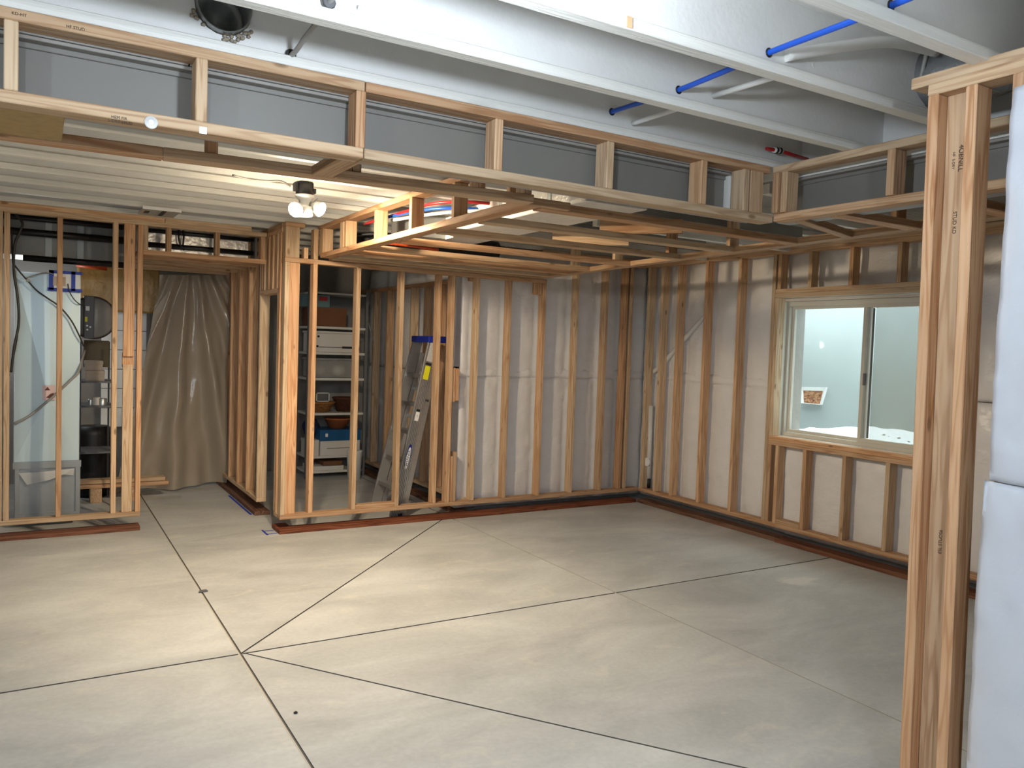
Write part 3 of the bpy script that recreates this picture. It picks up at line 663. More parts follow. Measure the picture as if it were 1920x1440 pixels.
# ================================================================ CEILING SERVICES
# flood lamp
fx, fy = 1.42, 4.95
fl_ = thing('flood_lamp', 'twin flood light lamp with black box glowing under the joists', 'lamp', (fx, fy, 2.41))
MB().lathe([(.052, 2.53), (.056, 2.535), (.056, 2.606), (.05, 2.61)], (fx, fy, 0), 'Z', 8, True).box(fx+.05, fx+.066, fy-.02, fy+.02, 2.545, 2.575).box(fx-.066, fx-.05, fy-.03, fy+.03, 2.55, 2.6).build('junction_box', BLACK, fl_)
MB().lathe([(.058, 2.53), (.058, 2.52), (.034, 2.495), (.026, 2.47), (.026, 2.462), (.046, 2.46), (.05, 2.45), (.05, 2.405), (.04, 2.398)], (fx, fy, 0), 'Z', 24, True).build('lampholder', WHITE, fl_)
for sx, hx in ((-1, fx-.062), (1, fx+.092)):
    hz = 2.43 if sx < 0 else 2.45
    d = Vector((sx*.55, -.62, -.40)).normalized(); p = Vector((hx, fy-.03, hz))
    h = MB().tube([p-d*.075, p-d*.03, p+d*.002], [.022, .038, .047], 18).build('flood_head', WHITE, fl_)
    MB().tube([p+d*.0025, p+d*.010, p+d*.016], [.045, .040, .02], 18).build('lit_lens', EMITW, h)
    MB().tube(smooth_path([p-d*.06+Vector((0, 0, .012)), p+Vector((sx*-.02, 0, .065)), Vector((fx+sx*.03, fy, 2.465))]), .003, 6).build('wire_bail', GREYC, fl_)
# out-of-frame bulbs that light the room
for i, (x, y, z, l) in enumerate(((.86, 1.50, 2.45, 'glowing bulb on the joists just above the photo'), (-1.25, 1.1, 2.45, 'glowing bulb on the joists behind the camera to the left'), (-.6, -1.5, 2.45, 'glowing bulb on the joists directly behind the camera'))):
    t = thing('ceiling_bulb', l, 'lamp', (x, y, z))
    MB().lathe([(.055, ZC), (.055, ZC-.02), (.03, ZC-.045), (.03, z+.055)], (x, y, 0), 'Z', 16, True).build('lampholder', WHITE, t)
# blue pipe
mb = MB(); mb.tube(smooth_path([(2.262, 3.05, 2.722), (2.225, 2.93, 2.713), (2.19, 2.45, 2.682), (2.165, 1.97, 2.682), (2.135, 1.49, 2.67), (2.10, .9, 2.68), (2.12, .2, 2.70)]), .0105, 10)
mb.build('water_pipe', BLUEP, None, label='blue plastic water pipe threaded through the painted joists', cat='pipe')
# drilled plaster-splashed holes around the pipe
for (x, y, z) in ((2.226, 2.9265, 2.713), (2.19, 2.4485, 2.682), (2.165, 1.9705, 2.682), (2.136, 1.4925, 2.671)):
    MB().lathe([(.011, -.0025), (.017, -.002), (.016, 0)], (x, y, z), 'Y', 12).build('pipe_grommet', BLACKP, ce)
# second hole with off-white pipe running beside it
MB().tube(smooth_path([(2.345, 2.92, 2.68), (2.35, 2.68, 2.68), (2.37, 2.45, 2.685)]), .011, 12).tube([(2.37, 2.44, 2.69), (2.40, 1.97, 2.69)], .011, 12).build('drain_pipe', JWEB, None, label='white painted pipe beside the blue pipe between joists', cat='pipe')
MB().tube(smooth_path([(2.24, 1.96, 2.685), (2.45, 1.91, 2.745), (2.7, 1.88, 2.81), (2.97, 1.87, 2.83)]), .021, 14).build('conduit', PVC, None, label='thick white curved conduit between the last two joists at right', cat='pipe')
# cables
def cable(nm, pts, r, m, lbl, cat='cable', n=6): return MB().tube(smooth_path(pts, n), r, 8).build(nm, m, None, label=lbl, cat=cat)
c1 = cable('ceiling_cable', [(.86, 2.45, 2.68), (.80, 2.57, 2.69), (.785, 2.73, 2.675), (.78, 2.85, 2.655), (.776, 2.915, 2.65)], .009, GREYC, 'short grey cable hanging between two joists left of centre')
MB().lathe([(.018, -.004), (.020, 0), (.014, .006)], (.776, 2.915, 2.655), 'Y', 10, True).build('connector', BLACK, c1)
c2 = cable('ceiling_cable', [(.88, 1.98, 2.73), (.82, 2.15, 2.71), (.77, 2.35, 2.68), (.76, 2.435, 2.668)], .009, GREYC, 'grey cable knotted at the second joist near the top edge')
MB().lathe([(.017, -.005), (.022, 0), (.012, .007)], (.76, 2.432, 2.668), 'Y', 10, True).build('cable_clamp', DARKG, c2)
cable('ceiling_cable', [(2.60, 1.47, 2.885), (2.78, 1.60, 2.885), (2.95, 1.70, 2.88), (2.965, 1.655, 2.885), (2.96, 1.54, 2.89), (2.95, 1.25, 2.90)], .007, DKCABLE, 'thin dark cable bent in a V at the top right corner')
cable('ceiling_cable', [(1.35, 5.02, 2.585), (1.30, 5.05, 2.615), (1.22, 5.06, 2.607), (1.12, 5.05, 2.60), (1.0, 5.0, 2.603)], .006, GREYC, 'pale cable leading into the black box of the flood lamp')
cable('ceiling_cable', [(2.98, 1.90, 2.90), (2.99, 1.93, 2.80), (3.02, 1.96, 2.72), (3.10, 1.985, 2.66)], .008, GREYC, 'grey cable curving down the dark bay beside the end post')
# round duct stub through the joist web
dt = thing('round_duct', 'galvanized round duct stub poking through a ragged hole in a joist', 'duct', (.545, 2.93, 2.67))
MB().lathe([(.091, -.035), (.091, .30), (.088, .30), (.088, -.035), (.091, -.035)], (.545, 2.93, 2.768), 'Y', 36).build('duct_sleeve', GALVD, dt)
MB().lathe([(.088, .11), (.062, .112), (.056, .16), (.0, .17)], (.545, 2.93, 2.768), 'Y', 30).build('damper_plate', GALVD, dt)
mb = MB()
for i in range(26):
    a = math.radians(190+random.uniform(0, 170)); r = random.uniform(.098, .118); mb.lathe([(.002, -.006), (.008, -.002), (.004, .003)], (.545+r*math.cos(a), 2.922, 2.768+r*math.sin(a)), 'Y', 5, True)
mb.build('torn_hole_edge', mat('torn_board', srgb(150, 138, 120), .9), dt, kind='stuff')
# flexible duct in the dark bay at right
mb = MB(); n = 60; pth = [(3.13+.02*math.sin(i*.1), 1.70+.30*i/n, 2.78) for i in range(n+1)]
mb.tube(pth, [.115+.006*(i % 2) for i in range(n+1)], 20); mb.build('duct_and_shade_tube', FLEX, None, label='grey plastic wrapped flexible duct in the dark bay beside the end post', cat='duct')
# red crimped pipe stub over the right soffit
rp = thing('red_pipe', 'red water pipe with white coupling above the soffit corner', 'pipe', (3.3, 2.87, 2.68))
MB().tube([(3.18, 2.88, 2.688), (3.28, 2.88, 2.692)], .009, 10).tube([(3.28, 2.88, 2.692), (3.495, 2.88, 2.68)], .009, 10).build('tube', REDP, rp)
MB().tube([(3.235, 2.88, 2.69), (3.295, 2.88, 2.692)], .014, 12).build('coupling', WHITE, rp)
MB().tube([(3.247, 2.88, 2.69), (3.26, 2.88, 2.69)], .0165, 12).tube([(3.272, 2.88, 2.691), (3.285, 2.88, 2.692)], .0165, 12).build('crimp_ring', BLACK, rp)
# PEX over the dropped ceiling
cable('water_pipe', [(2.16, 5.9, 2.54), (2.22, 5.35, 2.56), (2.30, 4.95, 2.585), (2.5, 4.75, 2.59), (2.9, 4.7, 2.59)], .011, REDP, 'red water pipe curving behind the dropped ceiling studs', 'pipe')
cable('water_pipe', [(2.18, 5.5, 2.545), (2.30, 5.15, 2.565), (2.45, 4.95, 2.572), (2.75, 4.85, 2.575), (3.1, 4.8, 2.575)], .011, BLUEP, 'blue water pipe curving behind the dropped ceiling studs', 'pipe')
cable('water_pipe', [(2.20, 5.45, 2.52), (2.4, 5.05, 2.545), (2.6, 4.8, 2.55), (3.0, 4.6, 2.55)], .012, PVC, 'white water pipe beside the blue one behind the dropped ceiling studs', 'pipe')
cable('water_pipe', [(2.70, 4.42, 2.585), (2.80, 4.20, 2.585), (2.86, 4.05, 2.585)], .011, REDP, 'short red pipe beside the foil wrapped duct', 'pipe')
MB().tube(smooth_path([(2.30, 6.55, 2.47), (2.5, 6.42, 2.48), (2.9, 6.25, 2.48), (3.5, 6.2, 2.48)]), .085, 20).build('duct_and_shade_tube', mat('black_shade_tube', srgb(30, 30, 32), .5, bump=.6, bscale=30), None, label='fat black tube added to darken the space behind the tangle over the dropped ceiling', cat='duct')  # black tube added to darken the lit joists behind the cables
for i, (x0, y0, z0) in enumerate(((2.22, 6.3, 2.50), (2.3, 6.4, 2.45), (2.4, 6.45, 2.53), (2.26, 6.2, 2.42))):
    MB().tube(smooth_path([(x0, y0, z0), (x0+.2, y0-.1, z0+.02), (x0+.6, y0-.15, z0)]), .014, 8).build('cable_bundle', (BLACKP, DARKG, BLACKP, ORANGE)[i], None, label=('thick black line nearest the beams in the tangle behind the dropped ceiling studs', 'grey line lowest in the tangle behind the dropped ceiling studs', 'black line highest in the tangle behind the dropped ceiling studs', 'orange line in the tangle behind the dropped ceiling studs')[i], cat='cable', group='service lines behind the dropped ceiling')
# foil and sheet metal ducts above the dropped ceiling
du = thing('foil_duct', 'shiny foil wrapped rectangular duct above the dropped ceiling joists', 'duct', (2.85, 4.8, 2.46))
MB().box(2.60, 3.04, 3.62, 5.95, 2.455, 2.605, .006).build('duct_body', FOIL, du)
for y in (4.55, 3.97): MB().box(2.596, 3.044, y, y+.04, 2.451, 2.607).build('foil_tape', GALV, du)
d2_ = thing('sheet_metal_duct', 'grey sheet metal plenum with a pale corner strip above the dropped ceiling', 'duct', (2.45, 5.6, 2.41))
MB().box(2.34, 2.56, 5.30, 5.8, 2.405, 2.56, .003).build('duct_body', GALVD, d2_)
MB().box(2.56, 2.575, 5.20, 5.30, 2.405, 2.56).build('corner_strip', WHITE, d2_)
MB().box(3.06, 4.9, 4.05, 4.35, 2.52, 2.60).build('branch_duct', GALVD, None, label='nearer of two dull branch ducts above the right end of the dropped ceiling', cat='duct')
MB().box(3.06, 4.9, 5.05, 5.35, 2.5, 2.60).build('branch_duct', GALVD, None, label='farther of two dull branch ducts above the right end of the dropped ceiling', cat='duct')
for y, l in ((4.75, 'middle'), (5.75, 'farthest'), (3.15, 'nearest')): MB().box(3.52, 5.6, y, y+.055, 2.545, 2.60).build('furring_strip', JWHITE, None, label=l+' of the three white painted strips above the right end of the dropped ceiling', cat='strip', group='painted strips above the dropped ceiling')
# register boot by left wall
rb = thing('register_boot', 'flat metal duct boot with a dark strap on the joists above the left partition', 'duct boot', (.82, 6.85, 2.585))
MB().box(.69, .955, 6.68, 7.06, 2.59, 2.608, .003).build('pan', GALV, rb); MB().box(.83, .86, 6.68, 7.0, 2.587, 2.59).box(.715, .75, 6.80, 6.92, 2.587, 2.59).build('strap', BLACK, rb); MB().box(.685, .96, 6.675, 6.685, 2.586, 2.61).build('rim', WHITE, rb)

# ================================================================ UTILITY ROOM behind the left partition
fu = thing('furnace_cabinet', 'tall sheet metal return air cabinet with creased panels behind the left studs', 'furnace', (.09, 7.9, .09))
MB().box(-.155, .315, 7.615, 8.2, .52, 2.11).build('casing', GALV, fu)
bm = bmesh.new(); cr = [(-.15, 7.612, .56), (.31, 7.612, .56), (.31, 7.612, 2.10), (-.15, 7.612, 2.10)]; vs = [bm.verts.new(p) for p in cr]; cv = bm.verts.new((.085, 7.57, 1.10)); ct = bm.verts.new((.10, 7.60, 2.10)); cbm = bm.verts.new((.10, 7.605, .56))
for a, b in ((vs[0], cbm), (cbm, vs[1]), (vs[1], vs[2]), (vs[2], ct), (ct, vs[3]), (vs[3], vs[0])): bm.faces.new((a, b, cv))
me = bpy.data.meshes.new('creased_panel'); bm.to_mesh(me); bm.free(); link('creased_panel', me, mat('pale_sheet_metal', srgb(196, 214, 218), .42, metal=.25, vary=.06, vscale=2), fu)
mb = MB(); mb.box(-.15, .325, 7.62, 8.2, .095, .50).box(-.16, .33, 7.60, 7.64, .50, .555); mb.build('filter_base', GALVD, fu)
MB().box(-.145, .32, 7.60, 7.62, .10, .125).box(-.145, -.115, 7.60, 7.62, .125, .50).box(.29, .32, 7.60, 7.62, .125, .50).build('base_frame', GALVD, fu)
bm = bmesh.new(); pp = [(-.12, 7.595, .47), (.06, 7.58, .475), (.28, 7.59, .49), (.275, 7.60, .43), (.20, 7.575, .445), (.10, 7.57, .405), (-.06, 7.585, .37)]
vv = [bm.verts.new(p) for p in pp]; bm.faces.new((vv[0], vv[6], vv[5], vv[1])); bm.faces.new((vv[1], vv[5], vv[4], vv[2])); bm.faces.new((vv[2], vv[4], vv[3]))
r = bmesh.ops.solidify(bm, geom=bm.faces[:], thickness=.004)
me = bpy.data.meshes.new('filter_flap'); bm.to_mesh(me); bm.free(); link('filter_flap', me, WHITE, fu)
lb = MB().box(.045, .135, 7.558, 7.566, 1.07, 1.19).build('warning_label', PINK, fu, label='pinkish warning label with brown drawings')
MB().poly([(.06, 7.556, 1.15), (.10, 7.556, 1.15), (.08, 7.556, 1.178)], (0, .002, 0)).poly([(.07, 7.556, 1.09), (.12, 7.556, 1.08), (.125, 7.556, 1.13), (.10, 7.556, 1.12)], (0, .002, 0)).build('printed_drawing', mat('brown_print', srgb(96, 54, 44), .7), lb)
# thermostat board framed with tape
tb = thing('taped_control_panel', 'white control panel on the cabinet framed with blue painter tape', 'control panel', (.19, 7.59, 1.98))
MB().box(.10, .31, 7.575, 7.60, 1.985, 2.12, .003).build('panel', WHITE, tb)
MB().box(.115, .205, 7.568, 7.576, 2.01, 2.085).build('sticker', mat('beige_print', srgb(196, 180, 160), .7), tb)
for b in ((.085, .12, 1.975, 2.135), (.245, .275, 1.975, 2.135), (.075, .325, 1.965, 1.992), (.085, .325, 2.11, 2.135)):
    MB().box(b[0], b[1], 7.57, 7.5735, b[2], b[3]).build('tape_strip', TAPE, tb)
# grey blower with control box
bl = thing('blower_housing', 'round grey blower housing with a dark control box and labels', 'blower', (.47, 8.2, 1.57))
MB().box(.365, .445, 8.12, 8.30, 1.58, 1.965, .006).build('control_box', DARKG, bl)
MB().lathe([(.0, -.09), (.175, -.09), (.19, -.08), (.19, .08), (.175, .09), (0, .09)], (.44, 8.28, 1.77), 'Y', 40).build('drum', MIDG, bl)
MB().lathe([(.188, -.095), (.196, -.095), (.196, -.07), (.188, -.07)], (.44, 8.28, 1.77), 'Y', 40).build('rim', BASKETD, bl)
MB().box(.378, .408, 8.115, 8.12, 1.83, 1.87).build('white_label', WHITE, bl); MB().box(.372, .392, 8.115, 8.12, 1.73, 1.775).build('yellow_label', YEL, bl)
for x, z in ((.39, 1.695), (.392, 1.66), (.415, 1.685)): MB().lathe([(.008, -.012), (.008, 0)], (x, 8.12, z), 'Y', 10, True).build('fitting', WHITE, bl)
# shelf unit with boxes in the utility room
us = thing('utility_shelf', 'dark shelf rack behind the left studs holding small boxes', 'shelf', (.5, 8.5, 0))
for z in (1.165, .935, .5): MB().box(.345, .625, 8.38, 8.8, z, z+.018).build('shelf_board', DARKG, us)
for x, y in ((.35, 8.39), (.615, 8.39), (.35, 8.79), (.615, 8.79)): MB().box(x-.008, x+.008, y-.008, y+.008, 0, 1.55).build('post', BLACKP, us)
MB().box(.392, .61, 8.70, 8.78, 1.30, 1.56, .003).build('panel_box', mat('olive_brown_panel', srgb(96, 84, 60), .6), None, label='olive brown panel leaning at the back of the utility shelf', cat='box')
def cbox(nm, b, m, lbl, lid=None):
    t = thing(nm, lbl, 'box', ((b[0]+b[1])/2, (b[2]+b[3])/2, b[4]))
    MB().box(*b, .003).build('carton', m, t)
    if lid: MB().box(b[0]-.003, b[1]+.003, b[2]-.003, b[3]+.003, b[5]-lid, b[5]+.002, .002).build('lid', m, t)
    else: MB().box((b[0]+b[1])/2-.02, (b[0]+b[1])/2+.02, b[2]-.001, b[3]+.001, b[4]+(b[5]-b[4])*.6, b[5]+.001).build('packing_tape', OSB, t)
GB = mat('greyish_box', srgb(170, 156, 142), .7, vary=.05)
cbox('small_box', (.40, .555, 8.42, 8.6, 1.183, 1.277), GB, 'lower greyish carton on the utility shelf', .03); cbox('small_box', (.395, .54, 8.43, 8.6, 1.28, 1.368), GB, 'upper greyish carton stacked on another on the utility shelf', .03)
for i, (x, r, h) in enumerate(((.44, .022, .05), (.49, .035, .07), (.54, .04, .06))):
    MB().lathe([(r, 0), (r, h), (r*.9, h+.004), (0, h+.004)], (x, 8.46, .953), 'Z', 16).build('paint_can', (GALV, PVC, GALV)[i], None, label=('small metal can at left on the lower utility shelf', 'white lidded can between two metal cans on the utility shelf', 'wide metal can at right on the lower utility shelf')[i], cat='can')
MB().lathe([(.0, 0), (.15, 0), (.16, .05), (.16, .62), (.15, .70), (0, .70)], (.49, 8.98, 0), 'Z', 28).build('shade_cylinder', BLACK, None, label='black cylinder added for the dark void under the utility shelf', cat='cylinder')  # black cylinder added where the space under the shelf is only shadow
# amber insulation and orange pipe above
am = MB().box(.36, 1.14, 9.35, 9.5, 1.86, 2.33, .02).build('amber_insulation', AMBER, None, label='amber plastic faced insulation batt hung at the back of the utility room', cat='insulation')
MB().tube([(.34, 9.22, 2.318), (.62, 9.22, 2.30)], .026, 12).build('orange_pipe', ORANGE, None, label='orange pipe above the amber insulation', cat='pipe')
# white sectional panel
sp = thing('sectional_panel', 'white sectional panel, lit by an added lamp, beyond the plastic drape', 'panel', (.9, 9.6, .9))
for i in range(6): MB().box(.60, 1.04, 9.60, 9.63, .62+i*.21, .62+i*.21+.203, .004).build('panel_section', WHITE, sp)
# duct with black pipes over the utility room and hallway
hd = thing('hallway_duct', 'long sheet metal duct above the left partition and the hallway', 'duct', (.8, 7.9, 2.36))
MB().box(-1.2, .70, 7.95, 8.5, 2.27, 2.57, .004).build('duct_body', GALVD, hd); MB().box(.73, 1.66, 7.55, 8.0, 2.352, 2.56, .004).build('duct_body', FOIL, hd)
for x in (.30, .06, 1.32): MB().box(x, x+.05, 7.54 if x > 1 else 7.94, 7.95, 2.36 if x > 1 else 2.26, 2.58).build('drive_cleat', GALV, hd)
for i, (z, y, x0, x1, r, l) in enumerate(((2.455, 7.86, -.6, .72, .03, 'middle black pipe crossing behind the left studs'), (2.565, 7.80, -.6, .72, .022, 'uppermost black pipe crossing behind the left studs'), (2.235, 7.80, -.10, .68, .026, 'lowest black pipe crossing behind the left studs'), (2.405, 7.50, .74, 1.73, .022, 'lower black pipe over the hallway header'), (2.525, 7.50, .74, 1.73, .018, 'upper black pipe over the hallway header'))):
    MB().tube([(x0, y, z), (x1, y, z)], r, 14).build('black_pipe', BLACKP, None, label=l, cat='pipe')
MB().box(1.69, 1.71, 7.42, 7.6, 2.345, 2.56).build('pipe_bracket', DARKG, None, label='dark bracket at the right end of the hallway header pipes', cat='bracket')
MB().tube(smooth_path([(1.06, 7.49, 2.57), (1.055, 7.475, 2.48), (1.07, 7.475, 2.42), (1.10, 7.49, 2.38)]), .008, 8).tube(smooth_path([(1.09, 7.49, 2.57), (1.095, 7.475, 2.5), (1.09, 7.475, 2.42)]), .008, 8).build('hanging_wire', BLACKP, None, label='black wires hanging over the pipes above the hallway header', cat='cable')
# cables at the left edge
cable('utility_cable', [(-.16, 7.44, 2.56), (-.10, 7.43, 2.48), (-.12, 7.42, 2.40), (-.15, 7.42, 2.30), (-.155, 7.42, 2.1), (-.13, 7.42, 1.9), (-.12, 7.42, 1.7), (-.15, 7.42, 1.5), (-.17, 7.42, 1.3)], .010, DKCABLE, 'thick dark cable hanging down beside the leftmost studs')
cable('utility_cable', [(-.17, 7.46, 2.4), (-.165, 7.45, 2.2), (-.14, 7.45, 2.0), (-.125, 7.45, 1.85), (-.13, 7.45, 1.6), (-.16, 7.45, 1.4)], .006, DKCABLE, 'thin dark cable beside the thick one at the leftmost studs')
c5 = cable('utility_cable', [(-.16, 7.5, 2.16), (-.11, 7.5, 2.09), (-.06, 7.52, 2.03), (0, 7.54, 1.96), (.08, 7.55, 1.90), (.16, 7.55, 1.84), (.24, 7.55, 1.74), (.30, 7.55, 1.62), (.34, 7.6, 1.52)], .006, DKCABLE, 'dark cable sagging diagonally across the top of the metal cabinet')
MB().box(-.075, -.045, 7.51, 7.53, 2.025, 2.045).build('cable_clip', GREYC, c5)
cable('utility_cable', [(.22, 7.56, 2.03), (.235, 7.55, 1.96), (.27, 7.55, 1.90), (.305, 7.57, 1.87), (.34, 7.7, 1.86)], .004, DKCABLE, 'thin wire dropping from the taped control panel')
cable('utility_cable', [(-.15, 7.56, .88), (-.05, 7.55, .94), (.05, 7.55, 1.03), (.15, 7.545, 1.13), (.25, 7.545, 1.24), (.30, 7.55, 1.30), (.33, 7.65, 1.40), (.36, 7.8, 1.48)], .010, GREYC, 'grey cable rising diagonally across the lower metal cabinet')
cable('utility_cable', [(-.08, 7.53, 2.05), (.0, 7.54, 2.09), (.07, 7.55, 2.11), (.12, 7.56, 2.10)], .004, GREYC, 'thin grey wire running to the taped control panel')
# lumber on hallway floor
for i, (z, x1, y) in enumerate(((.135, 1.15, 8.58), (.175, 1.12, 8.60))):
    board(None, 'lumber_board', .30, x1, y, y+.14, z, z+.036, label=('lower', 'upper')[i]+' board of the two lying beside the hallway drape', cat='lumber')
board(None, 'support_block', .45, .55, 8.55, 8.75, 0, .135, label='block propping the two boards by the hallway drape', cat='lumber')
board(None, 'support_block', .80, .88, 8.55, 8.75, 0, .135, label='second block under the two boards nearer the drape', cat='lumber')
# plastic drape
bm = bmesh.new(); g = []; NU, NV = 70, 60
for j in range(NV+1):
    v = j/NV; row = []
    for i in range(NU+1):
        u = i/NU; xl = 1.10-.42*v**1.2; xr = 1.80; x = xl+(xr-xl)*u
        zz = 2.3-2.27*v; ang = (x-1.40)/(2.75-zz)
        f = .075*math.sin(ang*26+.6*math.sin(v*4))*(.22+.9*v**.7)+.03*math.sin(ang*61+2)*v+.02*noise.noise((u*9, v*7, 1))
        z = 2.31-.05*(1-u)-(2.27-.015*0)*v; row.append(bm.verts.new((x+.02*noise.noise((u*5, v*5, 4)), 9.08+f-.10*v**2*(1-u), max(.012, z))))
    g.append(row)
for j in range(NV):
    for i in range(NU): f = bm.faces.new((g[j][i], g[j][i+1], g[j+1][i+1], g[j+1][i])); f.smooth = True
me = bpy.data.meshes.new('plastic_drape'); o = Vector((1.3, 9.05, 0))
for v in bm.verts: v.co -= o
bm.to_mesh(me); bm.free(); link('plastic_drape', me, DRAPE, None, o, label='clear plastic sheet draped across the end of the hallway', cat='plastic sheet')

# ================================================================ CLOSET: shelving, goods, ladder
SX0, SX1, SY0, SY1 = 2.74, 3.43, 9.22, 9.68
sh = thing('storage_shelf', 'white metal shelving rack with slotted posts inside the closet', 'shelf', (3.08, 9.4, 0))
TZ = (1.80, 1.495, 1.19, .775, .262, .085)
for z in TZ: MB().box(SX0, SX1, SY0, SY1, z-.028, z, .003).build('shelf_board', SHELFW, sh)
MB().box(SX0, SX1, SY0, SY1, 2.18, 2.2).build('shelf_board', SHELFW, sh)
for x, y in ((SX0-.022, SY0), (SX1-.012, SY0), (SX0-.022, SY1-.03), (SX1-.012, SY1-.03)):
    p = MB().box(x, x+.034, y-.004, y, 0, 2.24).box(x, x+.004, y, y+.03, 0, 2.24).build('slotted_post', SHELFG, sh)
    if y < 9.5 and x < 3:
        mb = MB()
        for i in range(52): mb.box(x+.013, x+.021, y-.0055, y-.003, .02+i*.034, .042+i*.034)
        mb.build('slots', BLACK, p, kind='stuff')
cbox('storage_box', (2.76, 3.19, 9.25, 9.6, 1.80, 2.02), CARD, 'brown cardboard box on the top closet shelf', .04)
t = thing('storage_box', 'teal box with a red label on top of the brown cardboard box', 'box', (2.85, 9.4, 2.024)); MB().box(2.66, 2.99, 9.27, 9.55, 2.024, 2.17, .004).build('carton', TEAL, t); MB().box(2.86, 2.96, 9.268, 9.27, 2.10, 2.15).build('red_label', RED, t)
t = thing('storage_bin', 'white lidded storage bin on the second closet shelf', 'bin', (3.06, 9.4, 1.495)); MB().box(2.78, 3.34, 9.24, 9.62, 1.495, 1.72, .01).build('tub', WHITEB, t); MB().box(2.77, 3.35, 9.23, 9.63, 1.72, 1.745, .006).build('lid', WHITEB, t); MB().box(3.14, 3.32, 9.232, 9.24, 1.545, 1.57, .004).build('handle', BLACK, t)
for x, z in ((2.84, 1.565), (2.85, 1.68)): MB().lathe([(.014, -.006), (.014, 0)], (x, 9.24, z), 'Y', 12, True).build('knob', BLACK, t)
MB().box(2.86, 3.14, 9.236, 9.24, 1.553, 1.56).build('cord', BLACK, t)
t = thing('clear_tub', 'clear plastic tub of bagged goods on the third closet shelf', 'tub', (3.0, 9.4, 1.19)); MB().box(2.78, 3.30, 9.25, 9.6, 1.192, 1.40, .012).build('tub', CLEAR, t); MB().box(2.77, 3.31, 9.24, 9.61, 1.40, 1.425, .006).build('lid', CLEAR, t)
def lump(nm, c, r, m, par=None, **kw):
    bm = bmesh.new(); bmesh.ops.create_icosphere(bm, subdivisions=3, radius=1)
    for v in bm.verts: n_ = 1+.25*noise.noise(v.co*2.2+Vector(c)); v.co = Vector((v.co.x*r[0]*n_, v.co.y*r[1]*n_, v.co.z*r[2]*n_))
    for f in bm.faces: f.smooth = True
    me = bpy.data.meshes.new(nm); bm.to_mesh(me); bm.free(); return link(nm, me, m, par, c, **kw)
lump('bagged_goods', (3.16, 9.42, 1.27), (.09, .1, .07), WHITEB, t); lump('bagged_goods', (2.92, 9.42, 1.27), (.09, .1, .07), GB, t)
def basket(x0, x1, y0, y1, z0, z1, m, lbl, nm='wicker_basket', cat='basket'):
    t = thing(nm, lbl, cat, ((x0+x1)/2, (y0+y1)/2, z0)); cx, cy = (x0+x1)/2, (y0+y1)/2; prof = []; rx = (x1-x0)/2
    MB().lathe([(0, z0), (rx*.62, z0), (rx*.95, z1-.015), (rx, z1-.012), (rx, z1), (rx*.9, z1), (rx*.58, z0+.02), (0, z0+.02)], (cx, cy, 0), 'Z', 28).build('bowl', m, t)
    mb = MB(); mb.lathe([(rx*.97, z1-.02), (rx*1.02, z1-.01), (rx*.97, z1)], (cx, cy, 0), 'Z', 28); mb.build('rim', m, t); return t
basket(2.76, 3.12, 9.22, 9.6, .777, .90, BASKET, 'light wicker basket on the fourth closet shelf')
basket(3.10, 3.40, 9.25, 9.6, .777, .95, BASKETD, 'dark wicker basket on the fourth closet shelf beside the light one')
t = thing('picture_frame', 'small white picture frame standing in the light wicker basket', 'frame', (2.95, 9.3, .92)); mb = MB(); mb.box(2.87, 3.03, 9.33, 9.345, .90, .91).box(2.87, 3.03, 9.33, 9.345, 1.0, 1.01).box(2.87, 2.88, 9.33, 9.345, .90, 1.01).box(3.02, 3.03, 9.33, 9.345, .90, 1.01); mb.build('moulding', WHITEB, t); MB().box(2.88, 3.02, 9.34, 9.345, .91, 1.0).build('backing', DARKG, t)
MB().lathe([(0, 0), (.05, 0), (.055, .12), (.03, .17), (.035, .2), (0, .2)], (2.88, 9.48, .80), 'Z', 20).build('glass_jar', GREENG, None, label='olive green glass jar behind the light wicker basket', cat='jar')
basket(3.0, 3.32, 9.24, 9.56, .575, .70, TERRA, 'terracotta bowl sitting on the blue lidded box', 'terracotta_bowl', 'bowl')
t = thing('drawer_box', 'white storage box with a dark blue lid on the fifth closet shelf', 'box', (3.1, 9.4, .262)); MB().box(2.90, 3.39, 9.23, 9.6, .262, .44, .004).build('carton', WHITEB, t); MB().box(2.89, 3.395, 9.22, 9.61, .44, .572, .005).build('lid', BLUEB, t); MB().box(2.98, 3.28, 9.226, 9.23, .345, .355).build('print_line', GREYC, t); MB().box(2.955, 2.985, 9.216, 9.22, .49, .53).build('emblem', WHITE, t)
cbox('storage_box', (2.76, 2.885, 9.24, 9.55, .262, .45), WHITEB, 'plain white carton left of the blue lidded box in the closet', .03)
lump('navy_bag', (2.86, 9.48, .58), (.10, .12, .12), NAVY, label='dark navy cloth bag on the white carton in the closet', cat='bag')
for i, (x0, x1, z, m) in enumerate(((2.80, 3.2, .085, WHITEB), (2.95, 3.18, .14, CARD))):
    MB().box(x0, x1, 9.25, 9.6, z, z+.05, .003).build('flat_box', m, None, label=('flat white box on the lowest closet shelf', 'flat brown box on top of the flat white box')[i], cat='box')
MB().lathe([(0, 0), (.075, 0), (.09, .33), (.095, .34), (.09, .345), (.07, .34), (0, .34)], (3.25, 9.02, 0), 'Z', 24).build('white_bucket', WHITE, None, label='white plastic bucket on the closet floor in front of the shelves', cat='bucket')
# wall wiring in the closet
cable('closet_cable', [(3.50, 9.3, 2.3), (3.49, 9.3, 2.1), (3.46, 9.3, 1.98), (3.50, 9.28, 1.8), (3.53, 9.2, 1.62)], .005, GREYC, 'thin grey cable hanging beside the closet shelves')

